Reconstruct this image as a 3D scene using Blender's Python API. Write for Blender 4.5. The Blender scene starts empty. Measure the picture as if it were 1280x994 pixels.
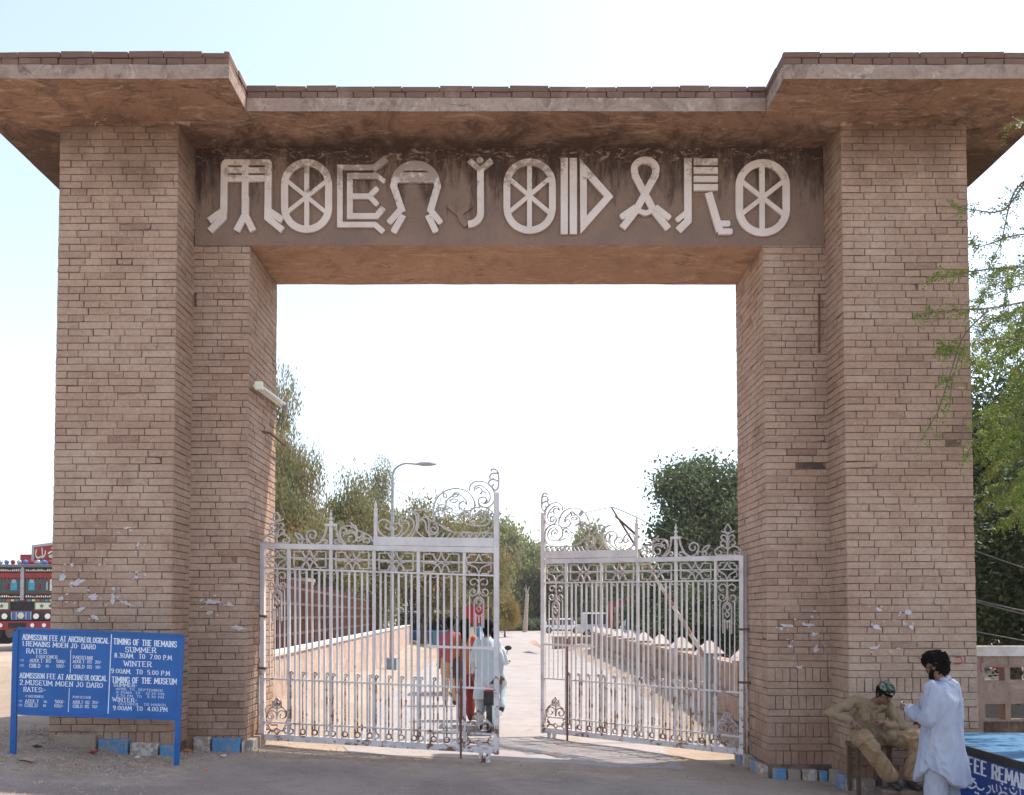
import bpy, bmesh, math, random
import numpy as np
from mathutils import Vector, Matrix, noise as mnoise, Euler

rnd = random.Random(7)
scene = bpy.context.scene
col = scene.collection
R = math.radians

# ------------------------------------------------------------------ camera
CAM_H = 1.8
FPX = 1100.0
PITCH = R(2.2)
cam_d = bpy.data.cameras.new('camera')
cam = bpy.data.objects.new('camera', cam_d)
col.objects.link(cam)
cam.location = (0, 0, CAM_H)
cam.rotation_euler = (R(90) + PITCH, 0, 0)
cam_d.sensor_width = 36
cam_d.lens = FPX / 1280 * 36
cam_d.shift_x = 7 / 1280
cam_d.shift_y = (726 - 497) / 1280
cam_d.clip_end = 3000
cam_d.clip_start = 0.1
scene.camera = cam
scene.render.resolution_x, scene.render.resolution_y = 1024, 795

# ------------------------------------------------------------------ light
SUN_DIR = Vector((0.50, 0.27, 1.0)).normalized()
elev = math.asin(SUN_DIR.z)
azim = math.atan2(SUN_DIR.x, SUN_DIR.y)
world = bpy.data.worlds.new('World')
scene.world = world
world.use_nodes = True
wn = world.node_tree
bg = wn.nodes['Background']
sky = wn.nodes.new('ShaderNodeTexSky')
sky.sky_type = 'NISHITA'
sky.sun_disc = False
sky.sun_elevation = elev
sky.sun_rotation = azim
sky.air_density = 1.0
sky.dust_density = 1.2
sky.ozone_density = 1.2
hs = wn.nodes.new('ShaderNodeHueSaturation')      # thin haze washes the blue out of the whole sky
hs.inputs['Saturation'].default_value = 0.74
hs.inputs['Value'].default_value = 1.15
wn.links.new(sky.outputs[0], hs.inputs['Color'])
wn.links.new(hs.outputs[0], bg.inputs[0])
bg.inputs[1].default_value = 0.15
sun_d = bpy.data.lights.new('sun', 'SUN')
sun = bpy.data.objects.new('sun', sun_d)
col.objects.link(sun)
sun_d.energy = 3.2
sun_d.angle = R(0.5)
sun_d.color = (1.0, 0.94, 0.85)
sun.rotation_euler = SUN_DIR.to_track_quat('Z', 'Y').to_euler()
scene.view_settings.view_transform = 'Standard'
scene.view_settings.look = 'None'
scene.view_settings.exposure = 1.05
scene.view_settings.gamma = 1

# ------------------------------------------------------------------ helpers
SP, CP = math.sin(PITCH), math.cos(PITCH)
def ray(px, py):
    xc, yc = (px - 633) / FPX, (726 - py) / FPX
    return Vector((xc, CP - yc * SP, SP + yc * CP))
def P(px, py, Y):
    """photo pixel -> world point at depth Y"""
    d = ray(px, py)
    return Vector((0, 0, CAM_H)) + d * (Y / d.y)
def PP(px, py, p0, n):
    d = ray(px, py)
    c = Vector((0, 0, CAM_H))
    return c + d * ((p0 - c).dot(n) / d.dot(n))
def lerp(a, b, t): return a + (b - a) * t
def smooth(t):
    t = max(0.0, min(1.0, t)); return t * t * (3 - 2 * t)
def clamp(v, a, b): return max(a, min(b, v))

worldpos = {}
def tag(o, label=None, cat=None, group=None, kind=None):
    if label: o['label'] = label
    if cat: o['category'] = cat
    if group: o['group'] = group
    if kind: o['kind'] = kind
    return o
def empty(name, loc, label, cat, group=None):
    o = bpy.data.objects.new(name, None)
    o.empty_display_size = 0.2
    o.location = loc
    col.objects.link(o)
    worldpos[o] = Vector(loc)
    return tag(o, label, cat, group)
def link(name, me, mat, parent=None, origin=None, smoothing=False):
    """mesh given in world coordinates; origin is moved to its own centre-base"""
    if origin is None:
        n = len(me.vertices)
        if n:
            co = np.empty(n * 3, dtype=np.float32); me.vertices.foreach_get('co', co)
            co = co.reshape(-1, 3)
            mn, mx = co.min(0), co.max(0)
            origin = Vector(((mn[0] + mx[0]) / 2, (mn[1] + mx[1]) / 2, mn[2]))
        else: origin = Vector((0, 0, 0))
    origin = Vector(origin)
    me.transform(Matrix.Translation(-origin))
    o = bpy.data.objects.new(name, me)
    col.objects.link(o)
    worldpos[o] = origin.copy()
    if parent is not None:
        o.parent = parent
        o.location = origin - worldpos[parent]
    else:
        o.location = origin
    if mat is not None:
        for m in (mat if isinstance(mat, (list, tuple)) else [mat]):
            me.materials.append(m)
    if smoothing:
        me.polygons.foreach_set('use_smooth', [True] * len(me.polygons))
    return o

class MB:
    def __init__(self): self.v = []; self.f = []; self.mi = []; self.m = 0
    def add(self, vs, fs):
        b = len(self.v); self.v.extend([tuple(p) for p in vs])
        for f in fs:
            self.f.append(tuple(i + b for i in f)); self.mi.append(self.m)
        return self
    def box(self, c, s, rz=0, rot=None, taper=0):
        hx, hy, hz = s[0] / 2, s[1] / 2, s[2] / 2
        M = rot if rot is not None else Matrix.Rotation(rz, 3, 'Z')
        c = Vector(c); vs = []
        for z in (-hz, hz):
            k = 1 - taper if z > 0 else 1
            for x, y in ((-hx, -hy), (hx, -hy), (hx, hy), (-hx, hy)):
                vs.append(c + M @ Vector((x * k, y * k, z)))
        return self.add(vs, [(3, 2, 1, 0), (4, 5, 6, 7), (0, 1, 5, 4), (1, 2, 6, 5), (2, 3, 7, 6), (3, 0, 4, 7)])
    def bb(self, x0, x1, y0, y1, z0, z1):
        return self.box(((x0 + x1) / 2, (y0 + y1) / 2, (z0 + z1) / 2), (abs(x1 - x0), abs(y1 - y0), abs(z1 - z0)))
    def tube(self, pts, r, n=6, caps=True):
        pts = [Vector(p) for p in pts]
        if len(pts) < 2: return self
        rs = r if isinstance(r, (list, tuple)) else [r] * len(pts)
        vs = []; prev = None
        for i, p in enumerate(pts):
            t = (pts[min(i + 1, len(pts) - 1)] - pts[max(i - 1, 0)])
            if t.length < 1e-9: t = Vector((0, 0, 1))
            t.normalize()
            if prev is None:
                up = Vector((0, 1, 0)) if abs(t.y) < .9 else Vector((1, 0, 0))
                a = t.cross(up).normalized()
            else:
                a = prev - t * prev.dot(t)
                a = a.normalized() if a.length > 1e-6 else t.orthogonal().normalized()
            prev = a; b = t.cross(a)
            for k in range(n):
                an = 2 * math.pi * k / n
                vs.append(p + (a * math.cos(an) + b * math.sin(an)) * rs[i])
        fs = []
        for i in range(len(pts) - 1):
            for k in range(n):
                k2 = (k + 1) % n
                fs.append((i * n + k, i * n + k2, (i + 1) * n + k2, (i + 1) * n + k))
        if caps:
            fs.append(tuple(range(n - 1, -1, -1))); fs.append(tuple(range((len(pts) - 1) * n, len(pts) * n)))
        return self.add(vs, fs)
    def prism(self, poly, nrm):
        """closed polygon of world points pushed along vector nrm"""
        n = len(poly); nrm = Vector(nrm)
        vs = [Vector(p) for p in poly] + [Vector(p) + nrm for p in poly]
        fs = [tuple(range(n - 1, -1, -1)), tuple(range(n, 2 * n))]
        for i in range(n): fs.append((i, (i + 1) % n, n + (i + 1) % n, n + i))
        return self.add(vs, fs)
    def lathe(self, c, prof, n=16):
        c = Vector(c); vs = []; fs = []
        for (r, z) in prof:
            for k in range(n):
                a = 2 * math.pi * k / n
                vs.append(c + Vector((r * math.cos(a), r * math.sin(a), z)))
        for i in range(len(prof) - 1):
            for k in range(n):
                k2 = (k + 1) % n
                fs.append((i * n + k, i * n + k2, (i + 1) * n + k2, (i + 1) * n + k))
        fs.append(tuple(range(n - 1, -1, -1))); fs.append(tuple(range((len(prof) - 1) * n, len(prof) * n)))
        return self.add(vs, fs)
    def wheel(self, c, r, w, ax='x', n=20):
        c = Vector(c); vs = []
        for s in (-w / 2, w / 2):
            for k in range(n):
                a = 2 * math.pi * k / n
                vs.append(c + (Vector((s, r * math.cos(a), r * math.sin(a))) if ax == 'x' else Vector((r * math.cos(a), s, r * math.sin(a)))))
        fs = [tuple(range(n)), tuple(range(2 * n - 1, n - 1, -1))] + [(k, n + k, n + (k + 1) % n, (k + 1) % n) for k in range(n)]
        return self.add(vs, fs)
    def sphere(self, c, r, n=10, m=6):
        c = Vector(c); rr = r if isinstance(r, (tuple, list)) else (r, r, r); vs = []; fs = []
        for i in range(m + 1):
            th = math.pi * i / m
            th = clamp(th, .02, math.pi - .02)
            for k in range(n):
                a = 2 * math.pi * k / n
                vs.append(c + Vector((rr[0] * math.sin(th) * math.cos(a), rr[1] * math.sin(th) * math.sin(a), rr[2] * math.cos(th))))
        for i in range(m):
            for k in range(n):
                k2 = (k + 1) % n
                fs.append((i * n + k, (i + 1) * n + k, (i + 1) * n + k2, i * n + k2))
        fs.append(tuple(range(n - 1, -1, -1))[::-1]); fs.append(tuple(range(m * n, (m + 1) * n))[::-1])
        return self.add(vs, fs)
    def mesh(self, name):
        me = bpy.data.meshes.new(name)
        me.from_pydata(self.v, [], self.f)
        if any(self.mi): me.polygons.foreach_set('material_index', self.mi)
        me.update()
        return me
    def obj(self, name, mat, parent=None, origin=None, smoothing=False):
        return link(name, self.mesh(name), mat, parent, origin, smoothing)

def fix_normals(o):
    bm = bmesh.new(); bm.from_mesh(o.data)
    bmesh.ops.recalc_face_normals(bm, faces=bm.faces)
    bm.to_mesh(o.data); bm.free(); return o

# ------------------------------------------------------------------ materials
def new_mat(name):
    m = bpy.data.materials.new(name); m.use_nodes = True
    nt = m.node_tree; b = nt.nodes['Principled BSDF']
    return m, nt, b
def nd(nt, t, **kw):
    n = nt.nodes.new(t)
    for k, v in kw.items():
        if k in n.inputs: n.inputs[k].default_value = v
        else: setattr(n, k, v)
    return n
def noise(nt, scale, detail=5, rough=.6, vec=None, dist=0):
    n = nd(nt, 'ShaderNodeTexNoise', Scale=scale, Detail=detail, Roughness=rough, Distortion=dist)
    if vec is not None: nt.links.new(vec, n.inputs['Vector'])
    return n.outputs[0]
def ramp(nt, fac, lo, hi, a=0.0, b=1.0):
    n = nd(nt, 'ShaderNodeMapRange'); n.inputs[1].default_value = lo; n.inputs[2].default_value = hi
    n.inputs[3].default_value = a; n.inputs[4].default_value = b
    nt.links.new(fac, n.inputs[0]); return n.outputs[0]
def mixc(nt, fac, a, b):
    n = nd(nt, 'ShaderNodeMix', data_type='RGBA')
    for s, v in ((6, a), (7, b)):
        if isinstance(v, (tuple, list)): n.inputs[s].default_value = (*v[:3], 1)
        else: nt.links.new(v, n.inputs[s])
    if isinstance(fac, (int, float)): n.inputs[0].default_value = fac
    else: nt.links.new(fac, n.inputs[0])
    return n.outputs[2]
def math2(nt, op, a, b):
    n = nd(nt, 'ShaderNodeMath', operation=op)
    for i, v in ((0, a), (1, b)):
        if isinstance(v, (int, float)): n.inputs[i].default_value = v
        else: nt.links.new(v, n.inputs[i])
    return n.outputs[0]
def pos(nt): return nt.nodes.new('ShaderNodeNewGeometry').outputs['Position']
def bump(nt, b, h, strength=.5, dist=.01):
    n = nd(nt, 'ShaderNodeBump', Strength=strength, Distance=dist)
    nt.links.new(h, n.inputs['Height']); nt.links.new(n.outputs[0], b.inputs['Normal'])
def scaled(nt, vec, s):
    n = nd(nt, 'ShaderNodeMapping'); n.inputs['Scale'].default_value = s
    nt.links.new(vec, n.inputs['Vector']); return n.outputs[0]

def simple(name, c, c2=None, scale=6, rough=.8, bs=.3, bd=.005, metal=0, lo=.35, hi=.65, local=False, spec=.5):
    m, nt, b = new_mat(name)
    vec = nd(nt, 'ShaderNodeTexCoord').outputs['Object'] if local else pos(nt)
    if c2 is None: c2 = tuple(x * .75 for x in c)
    f = ramp(nt, noise(nt, scale, 6, .65, vec), lo, hi)
    nt.links.new(mixc(nt, f, c, c2), b.inputs['Base Color'])
    b.inputs['Roughness'].default_value = rough; b.inputs['Metallic'].default_value = metal
    b.inputs['Specular IOR Level'].default_value = spec
    if bs: bump(nt, b, noise(nt, scale * 4, 4, .7, vec), bs, bd)
    return m

def brick_mat(name, base, dark, pale, spots=.5):
    m, nt, b = new_mat(name)
    p = pos(nt)
    a1 = nd(nt, 'ShaderNodeAttribute', attribute_name='tone').outputs['Fac']
    a2n = nd(nt, 'ShaderNodeAttribute', attribute_name='tone'); a2n.attribute_type = 'OBJECT'
    tone = math2(nt, 'ADD', a1, a2n.outputs['Fac'])
    c = mixc(nt, ramp(nt, tone, 0, 1), dark, base)
    c = mixc(nt, ramp(nt, noise(nt, 1.3, 7, .7, p), .45, .68, 0, .8), c, pale)
    c = mixc(nt, ramp(nt, noise(nt, .8, 8, .7, scaled(nt, p, (2.2, 2.2, .5))), .54, .72, 0, .30), c, tuple(x * .8 for x in dark))
    c = mixc(nt, ramp(nt, noise(nt, 16, 8, .8, p), .50, .70, 0, .50), c, tuple(x * .55 for x in dark))
    c = mixc(nt, ramp(nt, noise(nt, 38, 5, .7, p), .55, .8, 0, .6), c, tuple(min(1, x * 1.45) for x in pale))
    # soot and damp under the canopy, worn red near the ground
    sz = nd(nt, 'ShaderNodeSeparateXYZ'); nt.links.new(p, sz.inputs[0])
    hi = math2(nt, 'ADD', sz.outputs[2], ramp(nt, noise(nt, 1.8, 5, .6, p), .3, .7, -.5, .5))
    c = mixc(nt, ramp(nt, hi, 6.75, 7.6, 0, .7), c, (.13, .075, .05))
    lo_ = math2(nt, 'SUBTRACT', sz.outputs[2], ramp(nt, noise(nt, 2.5, 5, .6, p), .3, .7, -.5, .5))
    c = mixc(nt, ramp(nt, lo_, .75, 0, 0, .55), c, (.25, .12, .075))
    nt.links.new(c, b.inputs['Base Color'])
    b.inputs['Roughness'].default_value = .95; b.inputs['Specular IOR Level'].default_value = .2
    bump(nt, b, noise(nt, 30, 9, .75, p), 1.0, .016)
    return m

M = {}
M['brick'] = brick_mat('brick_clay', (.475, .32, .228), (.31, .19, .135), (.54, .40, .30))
M['mortar'] = simple('mortar_dark', (.085, .055, .04), (.22, .145, .10), 3.5, .95, .8, .012, lo=.42, hi=.6)
M['coping'] = brick_mat('coping_brick', (.40, .245, .19), (.30, .175, .14), (.45, .33, .265))

def plaster_mat(name, a, b_, dark, pale, streak=True, sc=1.0):
    m, nt, b = new_mat(name)
    p = pos(nt)
    c = mixc(nt, ramp(nt, noise(nt, .9 * sc, 6, .6, p, .6), .35, .65), a, b_)
    c = mixc(nt, ramp(nt, noise(nt, 1.6 * sc, 9, .72, p, 1.4), .48, .62, 0, .9), c, dark)
    st = scaled(nt, p, (1, 3, 1))
    c = mixc(nt, ramp(nt, noise(nt, 1.3 * sc, 10, .78, st, 2.6), .535, .63, 0, .9), c, pale)
    c = mixc(nt, ramp(nt, noise(nt, .7 * sc, 10, .8, scaled(nt, p, (1, 2, 1)), 3), .56, .64, 0, .8), c, tuple(x * .5 for x in dark))
    c = mixc(nt, ramp(nt, noise(nt, 18, 5, .7, p), .5, .75, 0, .4), c, tuple(x * .6 for x in dark))
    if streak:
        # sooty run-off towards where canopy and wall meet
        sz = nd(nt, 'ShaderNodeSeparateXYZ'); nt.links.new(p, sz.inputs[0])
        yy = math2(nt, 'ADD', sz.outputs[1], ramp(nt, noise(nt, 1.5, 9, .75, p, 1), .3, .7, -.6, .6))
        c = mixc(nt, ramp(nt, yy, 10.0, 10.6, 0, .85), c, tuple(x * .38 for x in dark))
    nt.links.new(c, b.inputs['Base Color'])
    b.inputs['Roughness'].default_value = .92; b.inputs['Specular IOR Level'].default_value = .2
    h = math2(nt, 'ADD', noise(nt, 3, 9, .7, p, 1), math2(nt, 'MULTIPLY', noise(nt, 40, 4, .6, p), .15))
    bump(nt, b, h, .9, .05)
    return m
M['soffit'] = plaster_mat('canopy_soffit', (.42, .255, .17), (.33, .19, .12), (.19, .12, .085), (.58, .43, .32))
M['lintel_soffit'] = plaster_mat('lintel_soffit', (.50, .31, .20), (.42, .25, .16), (.34, .20, .13), (.58, .40, .28), streak=False)
M['band'] = plaster_mat('canopy_band', (.42, .31, .245), (.35, .26, .205), (.24, .165, .13), (.52, .42, .35), streak=False, sc=1.6)

def fascia_mat():
    m, nt, b = new_mat('lintel_plaster')
    p = pos(nt)
    c = mixc(nt, ramp(nt, noise(nt, 1.5, 6, .6, p), .35, .65), (.29, .19, .135), (.225, .16, .125))
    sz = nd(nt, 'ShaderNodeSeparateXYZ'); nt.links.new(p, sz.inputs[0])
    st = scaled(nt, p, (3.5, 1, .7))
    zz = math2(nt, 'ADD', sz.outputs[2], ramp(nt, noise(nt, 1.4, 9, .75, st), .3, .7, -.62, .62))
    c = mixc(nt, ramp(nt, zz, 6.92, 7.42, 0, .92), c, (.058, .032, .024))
    fl = math2(nt, 'MULTIPLY', ramp(nt, noise(nt, 4.5, 9, .8, scaled(nt, p, (1, 1, 2.5)), 2), .54, .60), ramp(nt, sz.outputs[2], 7.30, 7.42))
    c = mixc(nt, fl, c, (.42, .31, .25))
    c = mixc(nt, ramp(nt, noise(nt, 25, 5, .7, p), .5, .8, 0, .35), c, (.12, .08, .06))
    nt.links.new(c, b.inputs['Base Color'])
    b.inputs['Roughness'].default_value = .9; b.inputs['Specular IOR Level'].default_value = .2
    bump(nt, b, noise(nt, 5, 9, .75, p, .6), .8, .035)
    return m
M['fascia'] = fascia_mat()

def letter_mat():
    m, nt, b = new_mat('letter_paint')
    p = pos(nt)
    sz = nd(nt, 'ShaderNodeSeparateXYZ'); nt.links.new(p, sz.inputs[0])
    c = mixc(nt, ramp(nt, noise(nt, 3, 5, .6, p), .35, .7), (.74, .64, .57), (.62, .51, .44))
    # wear is worst on the upper part of the letters left of the middle
    w = math2(nt, 'ADD', noise(nt, 5.5, 9, .8, p), ramp(nt, sz.outputs[2], 6.75, 7.25, -.14, .07))
    xx = ramp(nt, math2(nt, 'ABSOLUTE', math2(nt, 'ADD', sz.outputs[0], 1.3), 0), .3, 2.6, .07, -.06)
    w = math2(nt, 'ADD', w, xx)
    c = mixc(nt, ramp(nt, w, .52, .60, 0, .75), c, (.24, .165, .13))
    c = mixc(nt, ramp(nt, noise(nt, 60, 3, .6, p), .66, .72, 0, .7), c, (.12, .08, .06))
    nt.links.new(c, b.inputs['Base Color'])
    b.inputs['Roughness'].default_value = .7
    bump(nt, b, noise(nt, 22, 5, .7, p), .4, .006)
    return m
M['letter'] = letter_mat()

def ground_mat(name, a, b_, pebble, sc=1.0, cracks=False, bumpd=.02, jointsy=False, tracks=None, dusty=False):
    m, nt, b = new_mat(name)
    p = pos(nt)
    c = mixc(nt, ramp(nt, noise(nt, .8 * sc, 7, .6, p, .5), .38, .62), a, b_)
    c = mixc(nt, ramp(nt, noise(nt, 6 * sc, 7, .7, p), .5, .75, 0, .5), c, tuple(x * .68 for x in b_))
    c = mixc(nt, ramp(nt, noise(nt, 60 * sc, 3, .6, p), .56, .72, 0, .6), c, pebble)
    c = mixc(nt, ramp(nt, noise(nt, 95 * sc, 3, .6, p), .56, .70, 0, .6), c, tuple(x * .45 for x in a))
    if tracks:
        c = mixc(nt, ramp(nt, noise(nt, .55, 6, .7, scaled(nt, p, (.5, 1.6, 1)), 1.5), .50, .66, 0, .65), c, tracks)
    if dusty:
        sz = nd(nt, 'ShaderNodeSeparateXYZ'); nt.links.new(p, sz.inputs[0])
        e1 = math2(nt, 'ADD', sz.outputs[1], ramp(nt, noise(nt, 1.1, 7, .7, p), .25, .75, -.9, .9))
        f1 = ramp(nt, e1, 9.5, 10.5, 0, 1)
        e2 = math2(nt, 'ADD', sz.outputs[0], ramp(nt, noise(nt, 1.3, 7, .7, p), .25, .75, -.8, .8))
        f2_ = math2(nt, 'MULTIPLY', ramp(nt, e2, -2.6, -3.8, 0, 1), ramp(nt, e1, 8.3, 9.0, 0, 1))
        f3_ = math2(nt, 'MULTIPLY', ramp(nt, e2, 1.8, 3.2, 0, .8), ramp(nt, e1, 8.6, 9.6, 0, 1))
        f = math2(nt, 'MAXIMUM', f1, math2(nt, 'MAXIMUM', f2_, f3_))
        c = mixc(nt, math2(nt, 'MULTIPLY', f, .85), c, mixc(nt, ramp(nt, noise(nt, 9, 6, .7, p), .4, .65), (.45, .355, .275), (.34, .255, .195)))
    h = noise(nt, 45 * sc, 6, .75, p)
    if cracks:
        vo = nd(nt, 'ShaderNodeTexVoronoi', feature='DISTANCE_TO_EDGE', Scale=.55)
        vv = nd(nt, 'ShaderNodeVectorMath', operation='ADD')
        ns = nd(nt, 'ShaderNodeTexNoise', Scale=2.2, Detail=6); nt.links.new(p, ns.inputs['Vector'])
        nt.links.new(p, vv.inputs[0]); nt.links.new(ns.outputs['Color'], vv.inputs[1])
        nt.links.new(vv.outputs[0], vo.inputs['Vector'])
        ck = ramp(nt, vo.outputs['Distance'], 0, .006, .6, 0)
        ck = math2(nt, 'MULTIPLY', ck, ramp(nt, noise(nt, .7, 3, .5, p), .5, .6))
        c = mixc(nt, ck, c, tuple(x * .35 for x in a))
    if jointsy:
        sz = nd(nt, 'ShaderNodeSeparateXYZ'); nt.links.new(p, sz.inputs[0])
        fr = math2(nt, 'FRACT', math2(nt, 'MULTIPLY', sz.outputs[1], 1 / 3.6), 0)
        jj = math2(nt, 'LESS_THAN', fr, .012)
        c = mixc(nt, math2(nt, 'MULTIPLY', jj, .55), c, tuple(x * .5 for x in a))
    nt.links.new(c, b.inputs['Base Color'])
    b.inputs['Roughness'].default_value = .95; b.inputs['Specular IOR Level'].default_value = .15
    bump(nt, b, h, .8, bumpd)
    return m
M['dirt'] = ground_mat('dusty_ground', (.40, .31, .235), (.32, .24, .18), (.52, .44, .37))
M['asphalt'] = ground_mat('dusty_asphalt', (.315, .255, .215), (.235, .188, .160), (.50, .44, .38), cracks=False, bumpd=.02, tracks=(.40, .32, .26), dusty=True)
M['concrete'] = ground_mat('road_concrete', (.36, .32, .30), (.31, .275, .26), (.46, .42, .39), cracks=True, bumpd=.006, jointsy=True, tracks=(.385, .32, .275))
M['gravel'] = simple('gravel_stone', (.42, .33, .26), (.30, .22, .17), 9, .95, .4, .01, lo=.4, hi=.6)

def metal_paint(name, c, rust, amount=.6, rough=.45):
    m, nt, b = new_mat(name)
    p = pos(nt)
    sz = nd(nt, 'ShaderNodeSeparateXYZ'); nt.links.new(p, sz.inputs[0])
    cc = mixc(nt, ramp(nt, noise(nt, 4, 5, .6, p), .4, .7), c, tuple(x * .78 for x in c))
    w = math2(nt, 'ADD', noise(nt, 9, 8, .75, p), ramp(nt, sz.outputs[2], 1.6, 0, 0, .13))
    f = ramp(nt, w, amount, amount + .06)
    cc = mixc(nt, f, cc, rust)
    nt.links.new(cc, b.inputs['Base Color'])
    b.inputs['Roughness'].default_value = rough; 
    bump(nt, b, noise(nt, 50, 4, .6, p), .25, .003)
    return m
M['gate'] = metal_paint('gate_paint', (.72, .66, .63), (.19, .085, .05), .635)
M['gate_thin'] = metal_paint('gate_paint_silhouette', (.56, .48, .44), (.19, .09, .06), .565)  # thin scrollwork: rustier gate paint, its colour darkened to read as silhouettes against the sky
M['rust'] = simple('rusty_iron', (.20, .085, .05), (.10, .045, .03), 12, .8, .4, .004)
M['dark_rust'] = simple('dark_rusty_iron', (.13, .05, .032), (.07, .03, .02), 12, .85, .4, .004)
M['postpaint'] = metal_paint('hinge_post_paint', (.42, .37, .36), (.13, .055, .035), .60)
M['plinth_blue'] = metal_paint('plinth_blue', (.10, .25, .44), (.30, .24, .20), .62, .85)
M['plinth_white'] = metal_paint('plinth_white', (.52, .48, .44), (.32, .24, .18), .55, .85)
M['paper'] = simple('torn_paper', (.62, .58, .58), (.46, .40, .38), 20, .9, .2, .003)
M['sign_blue'] = metal_paint('sign_blue', (.002, .10, .35), (.02, .12, .30), .72, .38)
M['white_paint'] = simple('lettering_white', (.80, .82, .86), (.62, .68, .78), 30, .6, 0)
M['booth_blue'] = metal_paint('booth_blue', (.010, .055, .27), (.02, .05, .16), .72, .35)
M['booth_top'] = simple('booth_top', (.03, .12, .235), (.085, .19, .28), 9, .85, .2, .003, lo=.45, hi=.72)
M['dark'] = simple('dark_void', (.015, .013, .012), (.03, .027, .025), 5, .8, 0)
M['wood'] = simple('worn_wood', (.16, .09, .05), (.09, .05, .03), 12, .8, .4, .005)
M['peach'] = plaster_mat('peach_plaster', (.58, .43, .34), (.50, .36, .28), (.40, .27, .20), (.66, .54, .45), streak=False)
M['parapet'] = plaster_mat('parapet_plaster', (.42, .29, .22), (.36, .25, .19), (.28, .19, .145), (.50, .39, .31), streak=False)
M['whitewash'] = simple('whitewash', (.72, .64, .58), (.55, .45, .38), 5, .9, .4, .01)
M['tube'] = simple('tube_glass', (.78, .78, .76), (.70, .70, .68), 4, .25, 0)
M['skin'] = simple('skin_brown', (.20, .095, .058), (.165, .075, .045), 14, .5, .15, .002, local=True)
M['hair'] = simple('hair_black', (.006, .0045, .004), (.010, .008, .007), 60, .95, .8, .006, local=True, spec=.08)
M['white_cloth'] = simple('white_cotton', (.62, .64, .72), (.55, .57, .66), 3, .85, .25, .004, local=True)
M['guest_cloth'] = simple('blue_grey_cotton', (.34, .37, .45), (.29, .32, .40), 3, .85, .25, .004, local=True)
M['khaki_shirt'] = simple('khaki_shirt_cloth', (.27, .185, .10), (.21, .145, .08), 5, .9, .3, .005, local=True)
M['khaki'] = simple('khaki_cloth', (.31, .20, .11), (.25, .155, .085), 5, .9, .3, .005, local=True)
M['lightblue'] = simple('pale_blue_cloth', (.52, .60, .63), (.43, .52, .56), 4, .9, .25, .004, local=True)
M['orange'] = simple('orange_cloth', (.55, .16, .04), (.38, .08, .03), 6, .85, .25, .004, local=True)
M['maroon'] = simple('maroon_cloth', (.28, .035, .03), (.18, .02, .02), 6, .85, .25, .004, local=True)
M['pink'] = simple('magenta_cloth', (.36, .09, .13), (.28, .07, .10), 6, .85, .25, .004, local=True)
M['tan_cloth'] = simple('tan_cloth', (.50, .34, .19), (.42, .28, .15), 6, .85, .25, .004, local=True)
M['black'] = simple('black_rubber', (.018, .017, .017), (.035, .033, .03), 10, .6, .1, .003)
M['leather'] = simple('black_leather', (.02, .016, .014), (.04, .03, .026), 14, .45, .2, .003, local=True)
M['red'] = simple('red_paint', (.45, .015, .015), (.32, .012, .012), 5, .45, 0)
M['truck_red'] = simple('truck_red', (.34, .018, .022), (.22, .014, .02), 5, .5, .1, .003)
M['truck_orange'] = simple('truck_orange', (.62, .20, .05), (.5, .12, .04), 6, .5, 0)
M['cream'] = simple('cream_paint', (.72, .70, .52), (.62, .60, .44), 5, .5, 0)
M['green'] = simple('green_paint', (.05, .16, .09), (.04, .11, .07), 5, .5, 0)
M['teal'] = simple('teal_paint', (.04, .34, .44), (.03, .24, .34), 5, .5, 0)
M['blue'] = simple('blue_paint', (.06, .15, .36), (.05, .10, .26), 5, .5, 0)
M['stallblue'] = simple('stall_blue', (.22, .42, .55), (.18, .34, .46), 3, .7, .1)
M['blue_grey'] = simple('blue_grey_paint', (.22, .28, .33), (.16, .20, .24), 5, .8, .1)
M['grey'] = simple('grey_steel', (.38, .38, .39), (.28, .28, .29), 6, .4, .1, .003, metal=.3)
M['white_car'] = simple('white_car', (.72, .72, .71), (.66, .66, .65), 3, .3, 0)
M['chrome'] = simple('chrome', (.75, .75, .75), (.55, .55, .55), 10, .25, 0, metal=.8)
def glass_mat():
    m, nt, b = new_mat('vehicle_glass')
    b.inputs['Base Color'].default_value = (.03, .04, .045, 1); b.inputs['Roughness'].default_value = .12
    return m
M['glass'] = glass_mat()
M['bark'] = simple('tree_bark', (.20, .145, .105), (.11, .08, .06), 8, .95, .8, .02)
M['palebark'] = simple('pale_bark', (.45, .35, .27), (.30, .23, .17), 6, .95, .6, .02)
M['wire'] = simple('wire', (.09, .08, .08), (.06, .05, .05), 4, .7, 0)

def leaf_mat(name, a, b_, c_, trans=.35):
    m, nt, b = new_mat(name)
    g = nt.nodes.new('ShaderNodeNewGeometry')
    f = g.outputs['Random Per Island']
    p = g.outputs['Position']
    c = mixc(nt, ramp(nt, f, 0, .8), a, b_)
    c = mixc(nt, ramp(nt, noise(nt, .45, 4, .6, p), .52, .68, 0, .7), c, c_)
    c = mixc(nt, ramp(nt, f, .86, .9, 0, .8), c, c_)
    nt.links.new(c, b.inputs['Base Color'])
    b.inputs['Roughness'].default_value = .6; b.inputs['Specular IOR Level'].default_value = .3
    t = nt.nodes.new('ShaderNodeBsdfTranslucent'); nt.links.new(c, t.inputs['Color'])
    mx = nt.nodes.new('ShaderNodeMixShader'); mx.inputs[0].default_value = trans
    nt.links.new(b.outputs[0], mx.inputs[1]); nt.links.new(t.outputs[0], mx.inputs[2])
    nt.links.new(mx.outputs[0], nt.nodes['Material Output'].inputs['Surface'])
    return m
M['leaf_euc'] = leaf_mat('leaf_eucalyptus', (.17, .175, .075), (.25, .235, .10), (.33, .20, .09), .5)
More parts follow.
